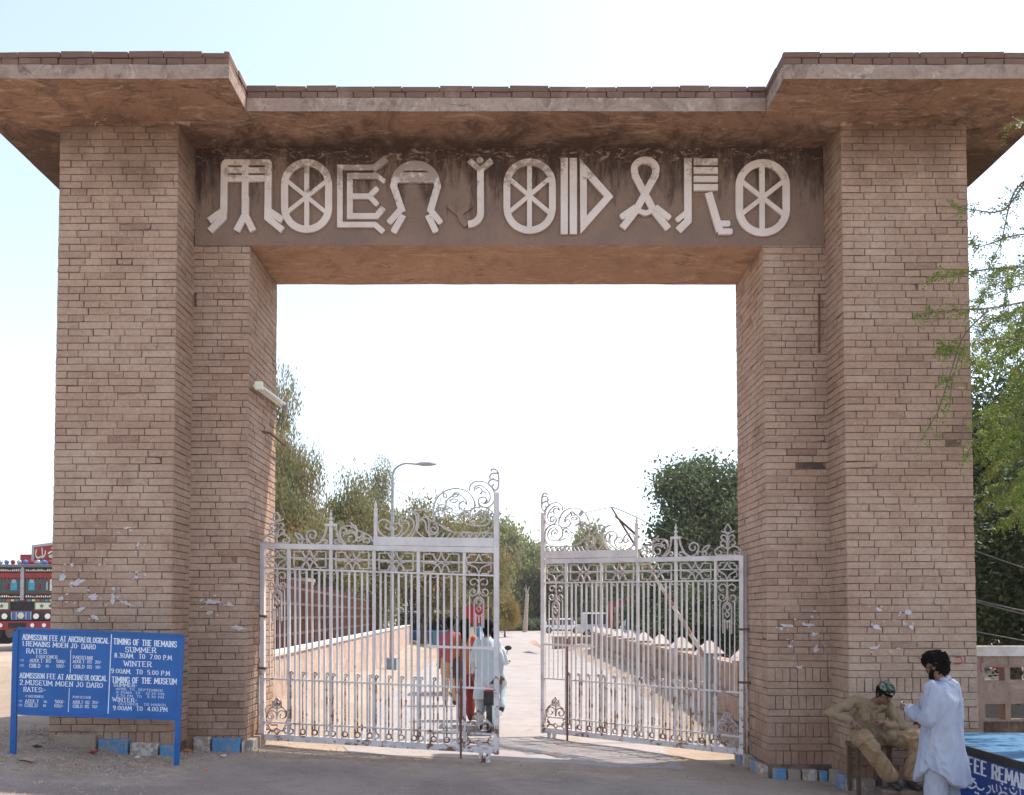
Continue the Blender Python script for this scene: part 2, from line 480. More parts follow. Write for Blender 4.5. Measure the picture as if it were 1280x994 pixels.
M['leaf_green'] = leaf_mat('leaf_green', (.07, .10, .04), (.11, .14, .055), (.14, .14, .06), .4)
M['leaf_dark'] = leaf_mat('leaf_dark', (.035, .055, .022), (.055, .08, .03), (.085, .10, .03), .22)
M['leaf_acacia'] = leaf_mat('leaf_acacia', (.12, .19, .035), (.19, .26, .05), (.36, .31, .07), .5)
M['leaf_far'] = leaf_mat('leaf_far', (.18, .205, .08), (.25, .26, .11), (.29, .24, .11), .5)
M['leaf_gold'] = leaf_mat('leaf_gold', (.30, .24, .06), (.38, .28, .08), (.24, .14, .05))
M['leaf_pink'] = leaf_mat('leaf_faded', (.34, .22, .20), (.30, .24, .20), (.28, .20, .16))

# ------------------------------------------------------------------ ground
def gz(x, y):
    z = -.05 * clamp(x, -4, 5)
    z *= 1 - smooth((y - 14) / 10)
    # gravel bank left of the gate
    z += .22 * smooth((-3.9 - x) / 1.9) * smooth((y - 6.5) / 2.5)
    z += .10 * smooth((-3.9 - x) / 1.9) * smooth((y - 12) / 10)
    # sand heaped against the low wall behind the gate
    if 11.4 < y < 34:
        hp = lerp(0, .55, smooth((y - 11.4) / 2.6)) if y < 14 else lerp(.55, 0, smooth((y - 14) / 19))
        z += hp * smooth((-2.35 - x - .04 * (y - 12)) / 1.1)
    # raised verge on the right behind the gate
    z += .28 * smooth((x - 2.9) / .8) * smooth((y - 12.6) / 2) * (1 - smooth((y - 60) / 20))
    # lower right foreground
    z -= .05 * smooth((x - 3.0) / 1.5) * smooth((9.3 - y) / 1.2)
    return z
def gzn(x, y):
    k = 1.0 if abs(x) < 30 and -10 < y < 60 else 0
    return gz(x, y) + k * (.022 * mnoise.noise(Vector((x * 1.1, y * 1.1, 3))) + .012 * mnoise.noise(Vector((x * 3.7, y * 3.7, 9))))
def axis(a, b, step, far, near=None):
    v = list(np.arange(a, b + 1e-6, step)); s = step; lo, hi = a, b
    while hi < far: s *= 1.35; hi += s; v.append(hi)
    s = step; lim = -far if near is None else near
    while lo > lim: s *= 1.35; lo -= s; v.insert(0, lo)
    return v
def sheet(name, xs, ys, fn, mat, keep=None):
    nx = len(xs); vs = [(x, y, fn(x, y)) for y in ys for x in xs]; fs = []
    for j in range(len(ys) - 1):
        for i in range(nx - 1):
            if keep is None or keep((xs[i] + xs[i + 1]) / 2, (ys[j] + ys[j + 1]) / 2):
                fs.append((j * nx + i, j * nx + i + 1, (j + 1) * nx + i + 1, (j + 1) * nx + i))
    me = bpy.data.meshes.new(name); me.from_pydata(vs, [], fs); me.update()
    o = link(name, me, mat, None, (0, 0, 0), True)
    return tag(o, kind='structure')
gxs = axis(-13, 13, .3, 600); gys = axis(2, 62, .3, 600, -40)
sheet('ground', gxs, gys, gzn, M['dirt'])
# asphalt apron in front of the gate: uneven edge
def apron_left(y): return -3.1 - 1.9 * smooth((9.4 - y) / 1.0) - 8 * smooth((8.7 - y) / 2.5)
def warp(rows, left, right, y0, y1, n, lift, name, mat):
    vs = []; fs = []
    x_of = lambda u: lerp(left(0), right(0), u)
    for j in range(rows + 1):
        t = j / rows
        for i in range(n + 1):
            u = i / n
            yb = lerp(y0(0), y1(x_of(u)), t) if callable(y1) else lerp(y0, y1, t)
            l, r = left(yb), right(yb)
            x = lerp(l, r, u)
            if callable(y1): yb = lerp(y0(0), y1(x), t)
            edge = (u < .001 or u > .999)
            j1 = .16 * mnoise.noise(Vector((yb * 1.7, 5, u * 9))) if edge else 0
            vs.append((x + j1, yb, gzn(x + j1, yb) + lift))
    w = n + 1
    for j in range(rows):
        for i in range(n): fs.append((j * w + i, j * w + i + 1, (j + 1) * w + i + 1, (j + 1) * w + i))
    # skirt down into the ground all round, so that no gap shows under the edge
    rim = [(j * w, 1) for j in range(rows + 1)], [(j * w + n, 1) for j in range(rows + 1)], [(i, 1) for i in range(w)], [(rows * w + i, 1) for i in range(w)]
    for r_ in rim:
        b0 = len(vs)
        for (k_, _) in r_: vs.append(vs[k_]); vs.append((vs[k_][0], vs[k_][1], vs[k_][2] - .06))
        for q in range(len(r_) - 1): fs.append((b0 + 2 * q, b0 + 2 * q + 1, b0 + 2 * q + 3, b0 + 2 * q + 2))
    me = bpy.data.meshes.new(name); me.from_pydata(vs, [], fs); me.update()
    return tag(link(name, me, mat, None, (0, 0, 0), True), kind='structure')
def apron_top(x): return 10.35 + .25 * mnoise.noise(Vector((x * 1.3, 1, 1))) - .35 * smooth((x - 1.6) / 1.5) - .25 * smooth((-2 - x) / .8)
def apron_edge(x):
    """far edge of the asphalt at x; left of the gate it runs forward round the gravel bank"""
    if x > -3.1: return apron_top(x)
    y = 9.4
    while apron_left(y) > x and y > 5.5: y -= .02
    return lerp(apron_top(-3.1), y, smooth((-3.1 - x) / .9)) + .12 * mnoise.noise(Vector((x * 1.9, 4, 2)))
warp(90, lambda y: -13, lambda y: 8.5, lambda q: -12, apron_edge, 110, .009, 'road_asphalt', M['asphalt'])
def road_l(y): return -1.9 - .5 * smooth((y - 11) / 8) - .012 * y + 5 * smooth((y - 75) / 60)
def road_r(y): return 2.2 + .9 * smooth((y - 12) / 7) + 6 * smooth((y - 60) / 60)
warp(220, road_l, road_r, 10.9, 112, 14, .005, 'road_concrete', M['concrete'])

# pebbles and gravel near the left pillar and along the edges
def pebbles(name, n, fn, mat, smin, smax, seed):
    r = random.Random(seed); b = MB()
    for _ in range(n):
        x, y = fn(r); s = r.uniform(smin, smax)
        z = gzn(x, y)
        rot = Euler((r.uniform(0, 3), r.uniform(0, 3), r.uniform(0, 3))).to_matrix()
        vs = [Vector((x, y, z + s * .2)) + rot @ Vector((v[0] * s * r.uniform(.6, 1.1), v[1] * s * r.uniform(.6, 1.1), v[2] * s * r.uniform(.5, .8))) for v in ((1, 0, 0), (-1, 0, 0), (0, 1, 0), (0, -1, 0), (0, 0, 1), (0, 0, -1))]
        b.add(vs, [(0, 2, 4), (2, 1, 4), (1, 3, 4), (3, 0, 4), (2, 0, 5), (1, 2, 5), (3, 1, 5), (0, 3, 5)])
    o = b.obj(name, mat); tag(o, kind='stuff'); return o
tag(pebbles('gravel', 9000, lambda r: (-3.3 - abs(r.gauss(0, 1.6)), r.uniform(8.3, 10.6) + r.gauss(0, .3)), M['gravel'], .006, .02, 3), label='loose pale gravel banked along the foot of the left pillar')
tag(pebbles('road_grit', 2600, lambda r: (r.uniform(-5, 5.5), r.uniform(6.9, 10.1)), M['gravel'], .003, .010, 14), label='fine grit strewn over the dusty asphalt in the foreground')
tag(pebbles('pebbles', 3500, lambda r: (r.uniform(-4, 5.2), 10.25 + r.gauss(0, .55)), M['gravel'], .004, .014, 4), label='scattered grit along the edge of the asphalt below the gates')

# ------------------------------------------------------------------ gateway
Y0, Y0B = 10.62, 11.9          # inner piers front, back
Y1, Y1B = 10.07, 12.45         # outer pillars front, back
XI_L, XI_R = -3.15, 3.15
XW = {'l': (-5.20, -3.835), 'r': (3.91, 5.36)}
Z_SOF, Z_CAN, Z_TOP = 6.32, 7.535, 7.84
gate_house = empty('brick_gateway', (0, Y0, 0), 'monumental brown brick gateway with flat canopy and raised lettering on its lintel', 'gateway')
CH, JT = .0828, .0062          # course pitch, joint
SL = .365                      # stretcher pitch
brick_list = []                # (size score, centre, u, n, w, h, proud, tone)
core = MB()
def brick_face(o, u, width, n, z0, z1, key, soldier_bands=0, score=0, r=None, ext=0.0):
    """lay bricks on a wall face: origin o at left bottom, u along, n outward"""
    u = Vector(u); n = Vector(n); z = z0; row = 0; plan = []
    for s in range(soldier_bands):
        plan += ['S', 'T', 'T'] if soldier_bands > 1 else ['S']
    while z < z1 - .02:
        kind = plan[row] if row < len(plan) else ('T' if row % 2 else 'H')
        h = CH * 2 if kind == 'S' else CH
        if z + h > z1: h = z1 - z
        pw = {'S': .0915, 'T': SL, 'H': SL / 2}[kind]
        x = -ext
        first = True
        while x < width + ext - .005:
            w = pw * r.uniform(.97, 1.03)
            if first and kind == 'T' and row % 4 == 1: w = pw * .72
            if first and kind == 'H': w = pw * .75
            if kind == 'H' and r.random() < .22: w *= 1.6
            first = False
            if x + w > width + ext - .05: w = width + ext - x
            pr = r.uniform(.006, .014)
            if r.random() < .04: pr = r.uniform(.0015, .004)
            c = o + u * (x + w / 2) + Vector((0, 0, z + h / 2))
            tone = clamp(r.gauss(.68, .17) - (.45 if r.random() < .05 else 0), 0, 1)
            brick_list.append((score * w * h, c, u, n, w - JT, h - JT, pr, tone, key))
            x += w
        z += h; row += 1
rb = random.Random(11)
core_parts = {}
pillar_parts = {}
Z_B = {'l': .02, 'r': -.30}
def pier(key, x0, x1, y0, y1, zb, z1, label, bands, scale_front, scale_side):
    b = MB(); b.bb(x0, x1, y0, y1, zb - .5, z1)
    o = b.obj('pillar', M['mortar'], gate_house); tag(o, label); pillar_parts[key] = o
    zs = zb
    e = .011
    brick_face(Vector((x0, y0, 0)), (1, 0, 0), x1 - x0, (0, -1, 0), zs, z1, key, bands, scale_front, rb, e)
    brick_face(Vector((x1, y1, 0)), (-1, 0, 0), x1 - x0, (0, 1, 0), zs, z1, key, bands, 0.01, rb, e)
    brick_face(Vector((x1, y0, 0)), (0, 1, 0), y1 - y0, (1, 0, 0), zs, z1, key, bands, scale_side if x1 < 0 else .02, rb, 0)
    brick_face(Vector((x0, y1, 0)), (0, -1, 0), y1 - y0, (-1, 0, 0), zs, z1, key, bands, scale_side if x0 > 0 else .02, rb, 0)
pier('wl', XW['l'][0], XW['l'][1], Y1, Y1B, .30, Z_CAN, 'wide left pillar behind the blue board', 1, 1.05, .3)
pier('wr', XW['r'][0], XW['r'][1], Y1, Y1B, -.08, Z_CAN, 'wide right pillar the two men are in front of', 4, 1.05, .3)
pier('il', XW['l'][1], XI_L, Y0, Y0B, .18, Z_SOF, 'narrow inner left pier', 1, 1.0, .3)
pier('ir', XI_R, XW['r'][0], Y0, Y0B, 0.0, Z_SOF, 'narrow inner right pier', 4, 1.0, .3)
# one brick mesh: bevelled block, shared through scaling by the loose pieces
rj = random.Random(99)
def brick_geo(c, u, n, w, h, pr):
    z = Vector((0, 0, 1)); bv = .005; back = -.03
    vs = []
    for (d, i) in ((back, 0), (pr - bv, 0), (pr, bv)):
        for a, b_ in ((-1, -1), (1, -1), (1, 1), (-1, 1)):
            j = i + (rj.uniform(-.0015, .004) if i == 0 else rj.uniform(-.002, .006))
            if i and rj.random() < .05: j += .018
            vs.append(c + u * a * (w / 2 - j) + z * b_ * (h / 2 - j * .8) + n * (d + (rj.uniform(-.003, .002) if d > 0 else 0)))
    fs = [(8, 9, 10, 11)]
    for k in (0, 4):
        for q in range(4):
            q2 = (q + 1) % 4
            fs.append((k + q, k + q2, k + 4 + q2, k + 4 + q))
    return vs, fs
brick_list.sort(key=lambda t: -t[0])
shared = {}
for i, (sc_, c, u, n, w, h, pr, tone, key) in enumerate(brick_list[:290]):
    kk = (round(u.x), round(u.y), round(w, 2), round(h, 2), round(pr, 3))
    if kk not in shared:
        vs, fs = brick_geo(Vector((0, 0, 0)), u, n, kk[2], kk[3], kk[4])
        me = bpy.data.meshes.new('brick'); me.from_pydata(vs, [], fs); me.update(); me.materials.append(M['brick'])
        shared[kk] = me
    o = bpy.data.objects.new('brick', shared[kk]); col.objects.link(o)
    o.parent = pillar_parts[key]; o.location = c - worldpos[pillar_parts[key]]
    worldpos[o] = c
    o['tone'] = tone
def bricks_joined(items, parent, mat):
    vs = []; fs = []; tones = []
    for (_, c, u, n, w, h, pr, tone, key) in items:
        v, f = brick_geo(c, u, n, w, h, pr); b = len(vs); vs += v
        fs += [tuple(i + b for i in q) for q in f]; tones += [tone] * len(v)
    me = bpy.data.meshes.new('brickwork'); me.from_pydata([tuple(p) for p in vs], [], fs); me.update()
    at = me.attributes.new('tone', 'FLOAT', 'POINT'); at.data.foreach_set('value', tones)
    o = link('brickwork', me, mat, parent); tag(o, kind='stuff'); return o
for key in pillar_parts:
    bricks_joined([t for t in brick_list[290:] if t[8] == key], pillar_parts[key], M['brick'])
# lintel beam with plastered face; slightly rough
def grid_box(name, x0, x1, y0, y1, z0, z1, mat_side, mat_bottom, parent, amp=.008, step=.12, label=None):
    """box with finely divided, gently uneven faces"""
    vs = []; fs = []; mi = []
    def face(a, b, c_, m):
        nu = max(1, int((b - a).length / step)); nv = max(1, int((c_ - a).length / step)); base = len(vs)
        for j in range(nv + 1):
            for i in range(nu + 1):
                vs.append(a + (b - a) * (i / nu) + (c_ - a) * (j / nv))
        for j in range(nv):
            for i in range(nu):
                q = base + j * (nu + 1) + i
                fs.append((q, q + 1, q + nu + 2, q + nu + 1)); mi.append(m)
    V = Vector
    face(V((x0, y0, z0)), V((x1, y0, z0)), V((x0, y0, z1)), 0)
    face(V((x1, y1, z0)), V((x0, y1, z0)), V((x1, y1, z1)), 0)
    face(V((x0, y1, z0)), V((x0, y0, z0)), V((x0, y1, z1)), 0)
    face(V((x1, y0, z0)), V((x1, y1, z0)), V((x1, y0, z1)), 0)
    face(V((x0, y1, z0)), V((x1, y1, z0)), V((x0, y0, z0)), 1)
    face(V((x0, y0, z1)), V((x1, y0, z1)), V((x0, y1, z1)), 0)
    out = []
    for p in vs:
        d = Vector((mnoise.noise(p * 1.7 + V((9, 0, 0))), mnoise.noise(p * 1.7 + V((0, 9, 0))), mnoise.noise(p * 1.7 + V((0, 0, 9)))))
        d += .5 * Vector((mnoise.noise(p * 5 + V((9, 0, 0))), mnoise.noise(p * 5 + V((0, 9, 0))), mnoise.noise(p * 5 + V((0, 0, 9)))))
        out.append(tuple(p + d * amp))
    me = bpy.data.meshes.new(name); me.from_pydata(out, [], fs)
    me.materials.append(mat_side); me.materials.append(mat_bottom)
    me.polygons.foreach_set('material_index', mi); me.update()
    o = link(name, me, None, parent); 
    if label: tag(o, label)
    return o
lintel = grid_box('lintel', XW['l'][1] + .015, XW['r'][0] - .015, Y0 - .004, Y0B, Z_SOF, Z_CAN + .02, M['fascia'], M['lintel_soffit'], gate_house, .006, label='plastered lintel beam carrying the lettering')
# canopy: three flat slabs (two deep wings, one shallower middle) with a brick coping
canopy = []
ZB = Z_CAN + .155
def slab(x0, x1, y0, y1, label):
    o = grid_box('canopy_slab', x0, x1, y0, y1, Z_CAN, ZB, M['band'], M['soffit'], gate_house, .006, .14, label)
    b = MB(); b.bb(x0 + .03, x1 - .03, y0 + .03, y1 - .03, ZB - .02, Z_TOP - .02)
    c = b.obj('coping', M['mortar'], gate_house)
    items = []
    r = random.Random(int(x0 * 100) + 5)
    for (a, b_, n) in ((Vector((x0, y0, 0)), Vector((x1, y0, 0)), (0, -1, 0)), (Vector((x1, y1, 0)), Vector((x0, y1, 0)), (0, 1, 0)),
                      (Vector((x1, y0, 0)), Vector((x1, y1, 0)), (1, 0, 0)), (Vector((x0, y1, 0)), Vector((x0, y0, 0)), (-1, 0, 0))):
        L = (b_ - a).length; u = (b_ - a).normalized(); n = Vector(n)
        for row in range(2):
            x = -.0; pw = .21 if row == 0 else .40
            hh = (Z_TOP - ZB) / 2
            while x < L - .01:
                w = min(pw * r.uniform(.8, 1.15), L - x)
                if L - x - w < .06: w = L - x
                top = r.uniform(-.012, .006) if row else 0
                items.append((0, a + u * (x + w / 2) - n * .03 + Vector((0, 0, ZB + hh * (row + .5) + top / 2)), u, n, w - .008, hh - .006 + top, .028 + r.uniform(-.008, .006), clamp(r.gauss(.55, .3), 0, 1), 'c'))
                x += w
    fr = [t for t in items if t[3].y < -.5 and t[4] > .11]
    for (_, cc, u, n, w, h, pr, tone, key) in fr:
        v, f = brick_geo(Vector((0, 0, 0)), u, n, w, h, pr)
        me = bpy.data.meshes.new('coping_brick'); me.from_pydata(v, [], f); me.update(); me.materials.append(M['coping'])
        q = bpy.data.objects.new('coping_brick', me); col.objects.link(q); q.parent = c; q.location = cc - worldpos[c]; q['tone'] = tone; worldpos[q] = cc
    fi = set(map(id, fr))
    bricks_joined([t for t in items if id(t) not in fi], c, M['coping'])
    b = MB(); b.bb(x0 + .04, x1 - .04, y0 + .04, y1 - .04, Z_TOP - .018, Z_TOP - .012)
    b.obj('roof_screed', M['band'], gate_house)
slab(-6.04, -2.968, 9.21, 13.25, 'left wing of the flat canopy')
slab(-2.962, 2.962, 9.82, 12.65, 'middle of the flat canopy, set back')
slab(2.968, 6.2, 9.21, 13.25, 'right wing of the flat canopy')

for k_ in 'lr':
    x0, x1 = XW[k_]; r = random.Random(17); m = MB(); x = x0 - .01
    while x < x1:
        w = r.uniform(.04, .22); h = r.uniform(.015, .055)
        rot = Euler((r.uniform(-.15, .15), r.uniform(-.1, .1), 0)).to_matrix()
        m.box((x + w / 2, Y1 - .005 + r.uniform(-.008, .008), Z_CAN - h / 2 + .01), (w, .06, h), rot=rot, taper=r.uniform(-.2, .1)); x += w * .9
    o = m.obj('mortar_crust', M['soffit'], gate_house); tag(o, kind='stuff'); md = o.modifiers.new('b', 'BEVEL'); md.width = .012; md.segments = 2
# painted plinth blocks
def plinth(seq, x0, x1, y, zf, h, n, parent, seed, along='x'):
    r = random.Random(seed); x = x0; i = 0
    while x < x1 - .03:
        w = min(seq[i % len(seq)][0], x1 - x); m = seq[i % len(seq)][1]
        b = MB(); hh = h * r.uniform(.9, 1.08)
        z = zf((x + w / 2))
        if along == 'x': b.box((x + w / 2, y, z + hh / 2 - .13), (w - .015, .10, hh + .26), taper=.04)
        else: b.box((y, x + w / 2, z + hh / 2 - .13), (.10, w - .015, hh + .26), taper=.04)
        me = b.mesh('plinth_block')
        o = link('plinth_block', me, M[m], parent)
        mod = o.modifiers.new('bevel', 'BEVEL'); mod.width = .014; mod.segments = 2
        x += w; i += 1
B_, W_ = 'plinth_blue', 'plinth_white'
plinth([(.50, 'dirt'), (.36, B_), (.34, W_), (.20, B_), (.2, W_)], -5.12, -3.72, Y1 - .04, lambda x: gz(x, Y1) + .0, .14, -1, gate_house, 1)
plinth([(.22, W_), (.36, B_), (.24, W_)], -3.74, -3.12, Y0 - .04, lambda x: gz(x, Y0), .15, -1, gate_house, 2)
plinth([(.3, W_), (.3, 'parapet')], Y0 + .02, Y0B, XI_L + .045, lambda y: gz(XI_L, y), .14, 1, gate_house, 3, 'y')
plinth([(.17, B_), (.17, W_), (.2, W_), (.22, B_)], 3.17, 3.83, Y0 - .04, lambda x: gz(x, Y0) - .03, .17, -1, gate_house, 4)
plinth([(.3, B_), (.22, W_)], Y1 - .02, Y0 - .1, XW['r'][0] - .045, lambda y: gz(3.8, y) - .03, .19, -1, gate_house, 5, 'y')
plinth([(.34, W_), (.32, B_), (.3, W_), (.3, B_)], 3.83, 5.36, Y1 - .04, lambda x: gz(x, Y1) - .03, .17, -1, gate_house, 6)
plinth([(.3, W_), (.28, B_)], Y0 + .02, Y0B, XI_R - .045, lambda y: gz(3.14, y) - .02, .17, -1, gate_house, 7, 'y')

# ------------------------------------------------------------------ letters on the lintel
YL = Y0 - .008
LT = .032
class Letter:
    def __init__(self, f): self.b = MB(); self.f = f; self.k = 0; self.s = 1
    def w(self, x, y, extra=0):
        px, py = self.f(x, y)
        return P(px, py, YL - LT - .0012 * self.k)
    def poly(self, pts):
        poly = [self.w(x, y) for x, y in pts]
        self.b.prism(poly, (0, LT + .0012 * self.k - .001, 0)); self.k += 1
    def stroke(self, a, b_, w, cap=0):
        dx, dy = b_[0] - a[0], b_[1] - a[1]; L = math.hypot(dx, dy); ux, uy = dx / L, dy / L
        nx, ny = -uy * w / 2, ux * w / 2
        if cap:
            c1 = (b_[0] + ux * cap, b_[1] + uy * cap)
            self.poly([(a[0] + nx, a[1] + ny), (b_[0] + nx, b_[1] + ny), (c1[0] + nx * .6, c1[1] + ny * .6), (c1[0] - nx * .6, c1[1] - ny * .6), (b_[0] - nx, b_[1] - ny), (a[0] - nx, a[1] - ny)])
        else:
            self.poly([(a[0] + nx, a[1] + ny), (b_[0] + nx, b_[1] + ny), (b_[0] - nx, b_[1] - ny), (a[0] - nx, a[1] - ny)])
    def band(self, pts, w, closed=False):
        """mitred stroke along a polyline, one strip"""
        q_ = [pts[0]]
        for p in pts[1:]:
            if math.hypot(p[0] - q_[-1][0], p[1] - q_[-1][1]) > 1.5: q_.append(p)
        if closed and math.hypot(q_[0][0] - q_[-1][0], q_[0][1] - q_[-1][1]) < 1.5: q_.pop()
        pts = q_
        n = len(pts); outr = []; innr = []
        for i in range(n):
            p = pts[i]; a = pts[i - 1] if (i > 0 or closed) else None; c = pts[(i + 1) % n] if (i < n - 1 or closed) else None
            def un(q, r_):
                d = (r_[0] - q[0], r_[1] - q[1]); l = math.hypot(*d); return (d[0] / l, d[1] / l)
            t1 = un(a, p) if a else un(p, c); t2 = un(p, c) if c else t1
            t = (t1[0] + t2[0], t1[1] + t2[1]); l = math.hypot(*t); t = (t[0] / l, t[1] / l)
            nn = (-t[1], t[0]); k = max(.35, nn[0] * -t1[1] + nn[1] * t1[0])
            outr.append((p[0] + nn[0] * w / 2 / k, p[1] + nn[1] * w / 2 / k)); innr.append((p[0] - nn[0] * w / 2 / k, p[1] - nn[1] * w / 2 / k))
        back = LT + .0012 * self.k - .001
        vs = []; fs = []
        for o_, i_ in zip(outr, innr):
            a, b_ = self.w(*o_), self.w(*i_)
            vs += [a, b_, a + Vector((0, back, 0)), b_ + Vector((0, back, 0))]
        m = n if closed else n - 1
        for i in range(m):
            q, r_ = i * 4, ((i + 1) % n) * 4
            fs += [(q, q + 1, r_ + 1, r_), (q, r_, r_ + 2, q + 2), (q + 1, q + 3, r_ + 3, r_ + 1)]
        if not closed: fs += [(0, 2, 3, 1), ((n - 1) * 4, (n - 1) * 4 + 1, (n - 1) * 4 + 3, (n - 1) * 4 + 2)]
        self.b.add(vs, fs); self.k += 1
    def done(self, label, mat=None):
        o = self.b.obj('raised_letter', mat or M['letter'], gate_house); fix_normals(o); tag(o, label); return o
def arc(cx, cy, rx, ry, a0, a1, n=14):
    return [(cx + rx * math.cos(R(lerp(a0, a1, i / n))), cy + ry * math.sin(R(lerp(a0, a1, i / n)))) for i in range(n + 1)]
def stadium(x0, x1, y0, y1, w):
    r = (x1 - x0) / 2 - w / 2; cx = (x0 + x1) / 2; rt = y0 + w / 2 + r * .98; rbm = y1 - w / 2 - r * .98
    return arc(cx, rt, r, r * .98, 180, 360, 14) + arc(cx, rbm, r, r * .98, 0, 180, 14)
f2 = lambda x, y: (240 + x / 4, 170 + y / 4)
f3 = lambda x, y: (540 + x / 4.923, 170 + y / 4.923)
f4 = lambda x, y: (760 + x / 4.571, 170 + y / 4.571)
L = Letter(f2)   # M
L.poly([(150, 128), (162, 117), (385, 117), (397, 130), (397, 145), (147, 145)])
L.poly([(147, 157), (397, 157), (397, 184), (147, 184)]); L.poly([(147, 196), (397, 196), (397, 228), (147, 228)])
L.band([(161, 140), (158, 372), (85, 424)], 34); L.band([(158, 300), (156, 408), (88, 474)], 32)
L.band([(266, 140), (264, 395), (222, 474)], 33); L.band([(268, 300), (266, 395), (305, 474)], 33)
L.band([(381, 140), (379, 372), (452, 420)], 34); L.band([(379, 300), (377, 408), (452, 470)], 32)
L.done('glyph letter M of three legs ending in forked feet')
def wheel_letter(f, x0, x1, y0, y1, w, cx, sw, d1, d2, dw, label):
    L = Letter(f); L.band(stadium(x0, x1, y0, y1, w), w, True)
    L.stroke((cx, y0 + w * .7), (cx, y1 - w * .7), sw)
    L.stroke(*d1, dw); L.stroke(*d2, dw); L.done(label)
wheel_letter(f2, 445, 700, 115, 484, 35, 573, 24, ((478, 226), (670, 382)), ((670, 226), (478, 378)), 20, 'spoked wheel letter O, first from the left')
L = Letter(f2)   # E
L.band([(912, 157), (739, 157), (739, 443), (915, 443), (957, 480)], 27)
L.band([(932, 199), (789, 199), (789, 400), (922, 400), (957, 358)], 29)
L.stroke((800, 301), (888, 301), 27); L.stroke((885, 301), (925, 262), 26, 5); L.stroke((885, 298), (925, 342), 26, 5)
L.stroke((905, 165), (972, 112), 34); L.stroke((905, 185), (965, 228), 22)
L.done('letter E drawn as one hook inside another, its top corner broken')
L = Letter(f2)   # N
L.band([(1052, 380), (1008, 250)] + arc(1117, 238, 106, 98, 190, 350, 16) + [(1228, 250), (1190, 380)], 34)
L.poly([(1035, 182), (1205, 182), (1212, 232), (1022, 232)])
L.poly([(1060, 140), (1180, 140), (1195, 172), (1045, 172)])
L.stroke((1045, 365), (985, 432), 30, 5); L.stroke((1055, 395), (1008, 478), 32, 5)
L.stroke((1193, 370), (1242, 432), 30, 5); L.stroke((1180, 395), (1218, 476), 32, 5)
L.done('arched letter N on two forked feet')
L = Letter(f3)   # J
L.stroke((230, 148), (300, 212), 34); L.stroke((368, 148), (292, 212), 34)
L.poly(arc(295, 150, 21, 21, 0, 342, 14))
L.band([(298, 200), (299, 470)] + arc(225, 470, 74, 72, 0, 92, 9), 42)
L.done('letter J as a figure with raised arms and a round head')
L = Letter(f3)
L.stroke((100, 425), (170, 480), 32); L.stroke((240, 425), (165, 480), 32); L.band([(168, 470), (185, 520), (215, 550)], 34)
g = L.done('grey patch where the hooked end of the J has lost its paint', M['fascia'])
wheel_letter(f3, 440, 762, 138, 601, 42, 600, 30, ((482, 268), (722, 470)), ((722, 262), (482, 462)), 26, 'spoked wheel letter O, in the middle')
L = Letter(f3)   # bars + D
L.stroke((814, 135), (814, 604), 44); L.stroke((870, 135), (870, 603), 45)
L.poly([(910, 138), (1116, 372), (1060, 372), (953, 255), (953, 485), (913, 600)][0:4])
L.poly([(910, 138), (953, 255), (953, 490), (914, 602)])
L.poly([(914, 602), (953, 490), (1060, 372), (1116, 372)])
L.done('two upright bars and a triangular letter D')
L = Letter(f4)   # A
L.band([(345, 530), (262, 425), (155, 225)] + arc(213, 190, 62, 52, 168, 270, 8), 40); L.k += 4; L.band(arc(213, 190, 62, 52, 268, 372, 8) + [(271, 222), (160, 425), (82, 525)], 40)
L.stroke((270, 405), (350, 466), 34, 8); L.stroke((160, 405), (78, 462), 34, 8)
L.band([(172, 425), (214, 441), (256, 425)], 28)
L.done('ribbon loop letter A standing on two forked feet')
L = Letter(f4)   # R
L.band([(457, 128), (457, 485), (402, 540)], 42); L.stroke((445, 440), (396, 480), 30, 6)
for (a, b_) in ((128, 164), (178, 215), (228, 262), (275, 311)): L.poly([(490, a), (628, a), (628, b_), (490, b_)])
L.band([(575, 322), (640, 545)], 42); L.stroke((625, 500), (692, 500), 34, 7); L.stroke((630, 545), (704, 545), 34, 8)
L.done('letter R of a footed bar, four short bars and a kicking leg')
wheel_letter(f4, 730, 1040, 132, 573, 42, 881, 31, ((768, 262), (1003, 445)), ((1003, 258), (768, 442)), 26, 'spoked wheel letter O, last on the right')

# ------------------------------------------------------------------ gate leaves
def bez(p, n=8):
    """smooth curve through points (Catmull-Rom)"""
    if len(p) < 3: return p
    out = []
    for i in range(len(p) - 1):
        p0, p1, p2, p3 = p[max(i - 1, 0)], p[i], p[i + 1], p[min(i + 2, len(p) - 1)]
        for k in range(n):
            t = k / n
            out.append(tuple(.5 * ((2 * b) + (-a + c) * t + (2 * a - 5 * b + 4 * c - d) * t * t + (-a + 3 * b - 3 * c + d) * t ** 3) for a, b, c, d in zip(p0, p1, p2, p3)))
    out.append(p[-1]); return out
def spiral(cx, cy, r0, r1, a0, turns, n=None):
    """from radius r0 at angle a0 (deg, y down) winding in to r1"""
    n = n or max(8, int(abs(turns) * 16)); out = []
    for i in range(n + 1):
        t = i / n; r = r0 + (r1 - r0) * t; a = R(a0 + 360 * turns * t)
        out.append((cx + r * math.cos(a), cy + r * math.sin(a)))
    return out
def leaf_shape(x, y, l, w, ang):
    ca, sa = math.cos(R(ang)), math.sin(R(ang)); o = []
    for (t, s) in ((0, 0), (.25, .8), (.55, 1), (.8, .6), (1, 0), (.8, -.6), (.55, -1), (.25, -.8), (0, 0)):
        u, v = t * l, s * w / 2; o.append((x + u * ca - v * sa, y + u * sa + v * ca))
    return o
XA, XB = 330.0, 618.0
def yt(x): return 682.5 + (x - XA) / (XB - XA) * 5.5
def yb(x): return 921.0 + (x - XA) / (XB - XA) * 17.0

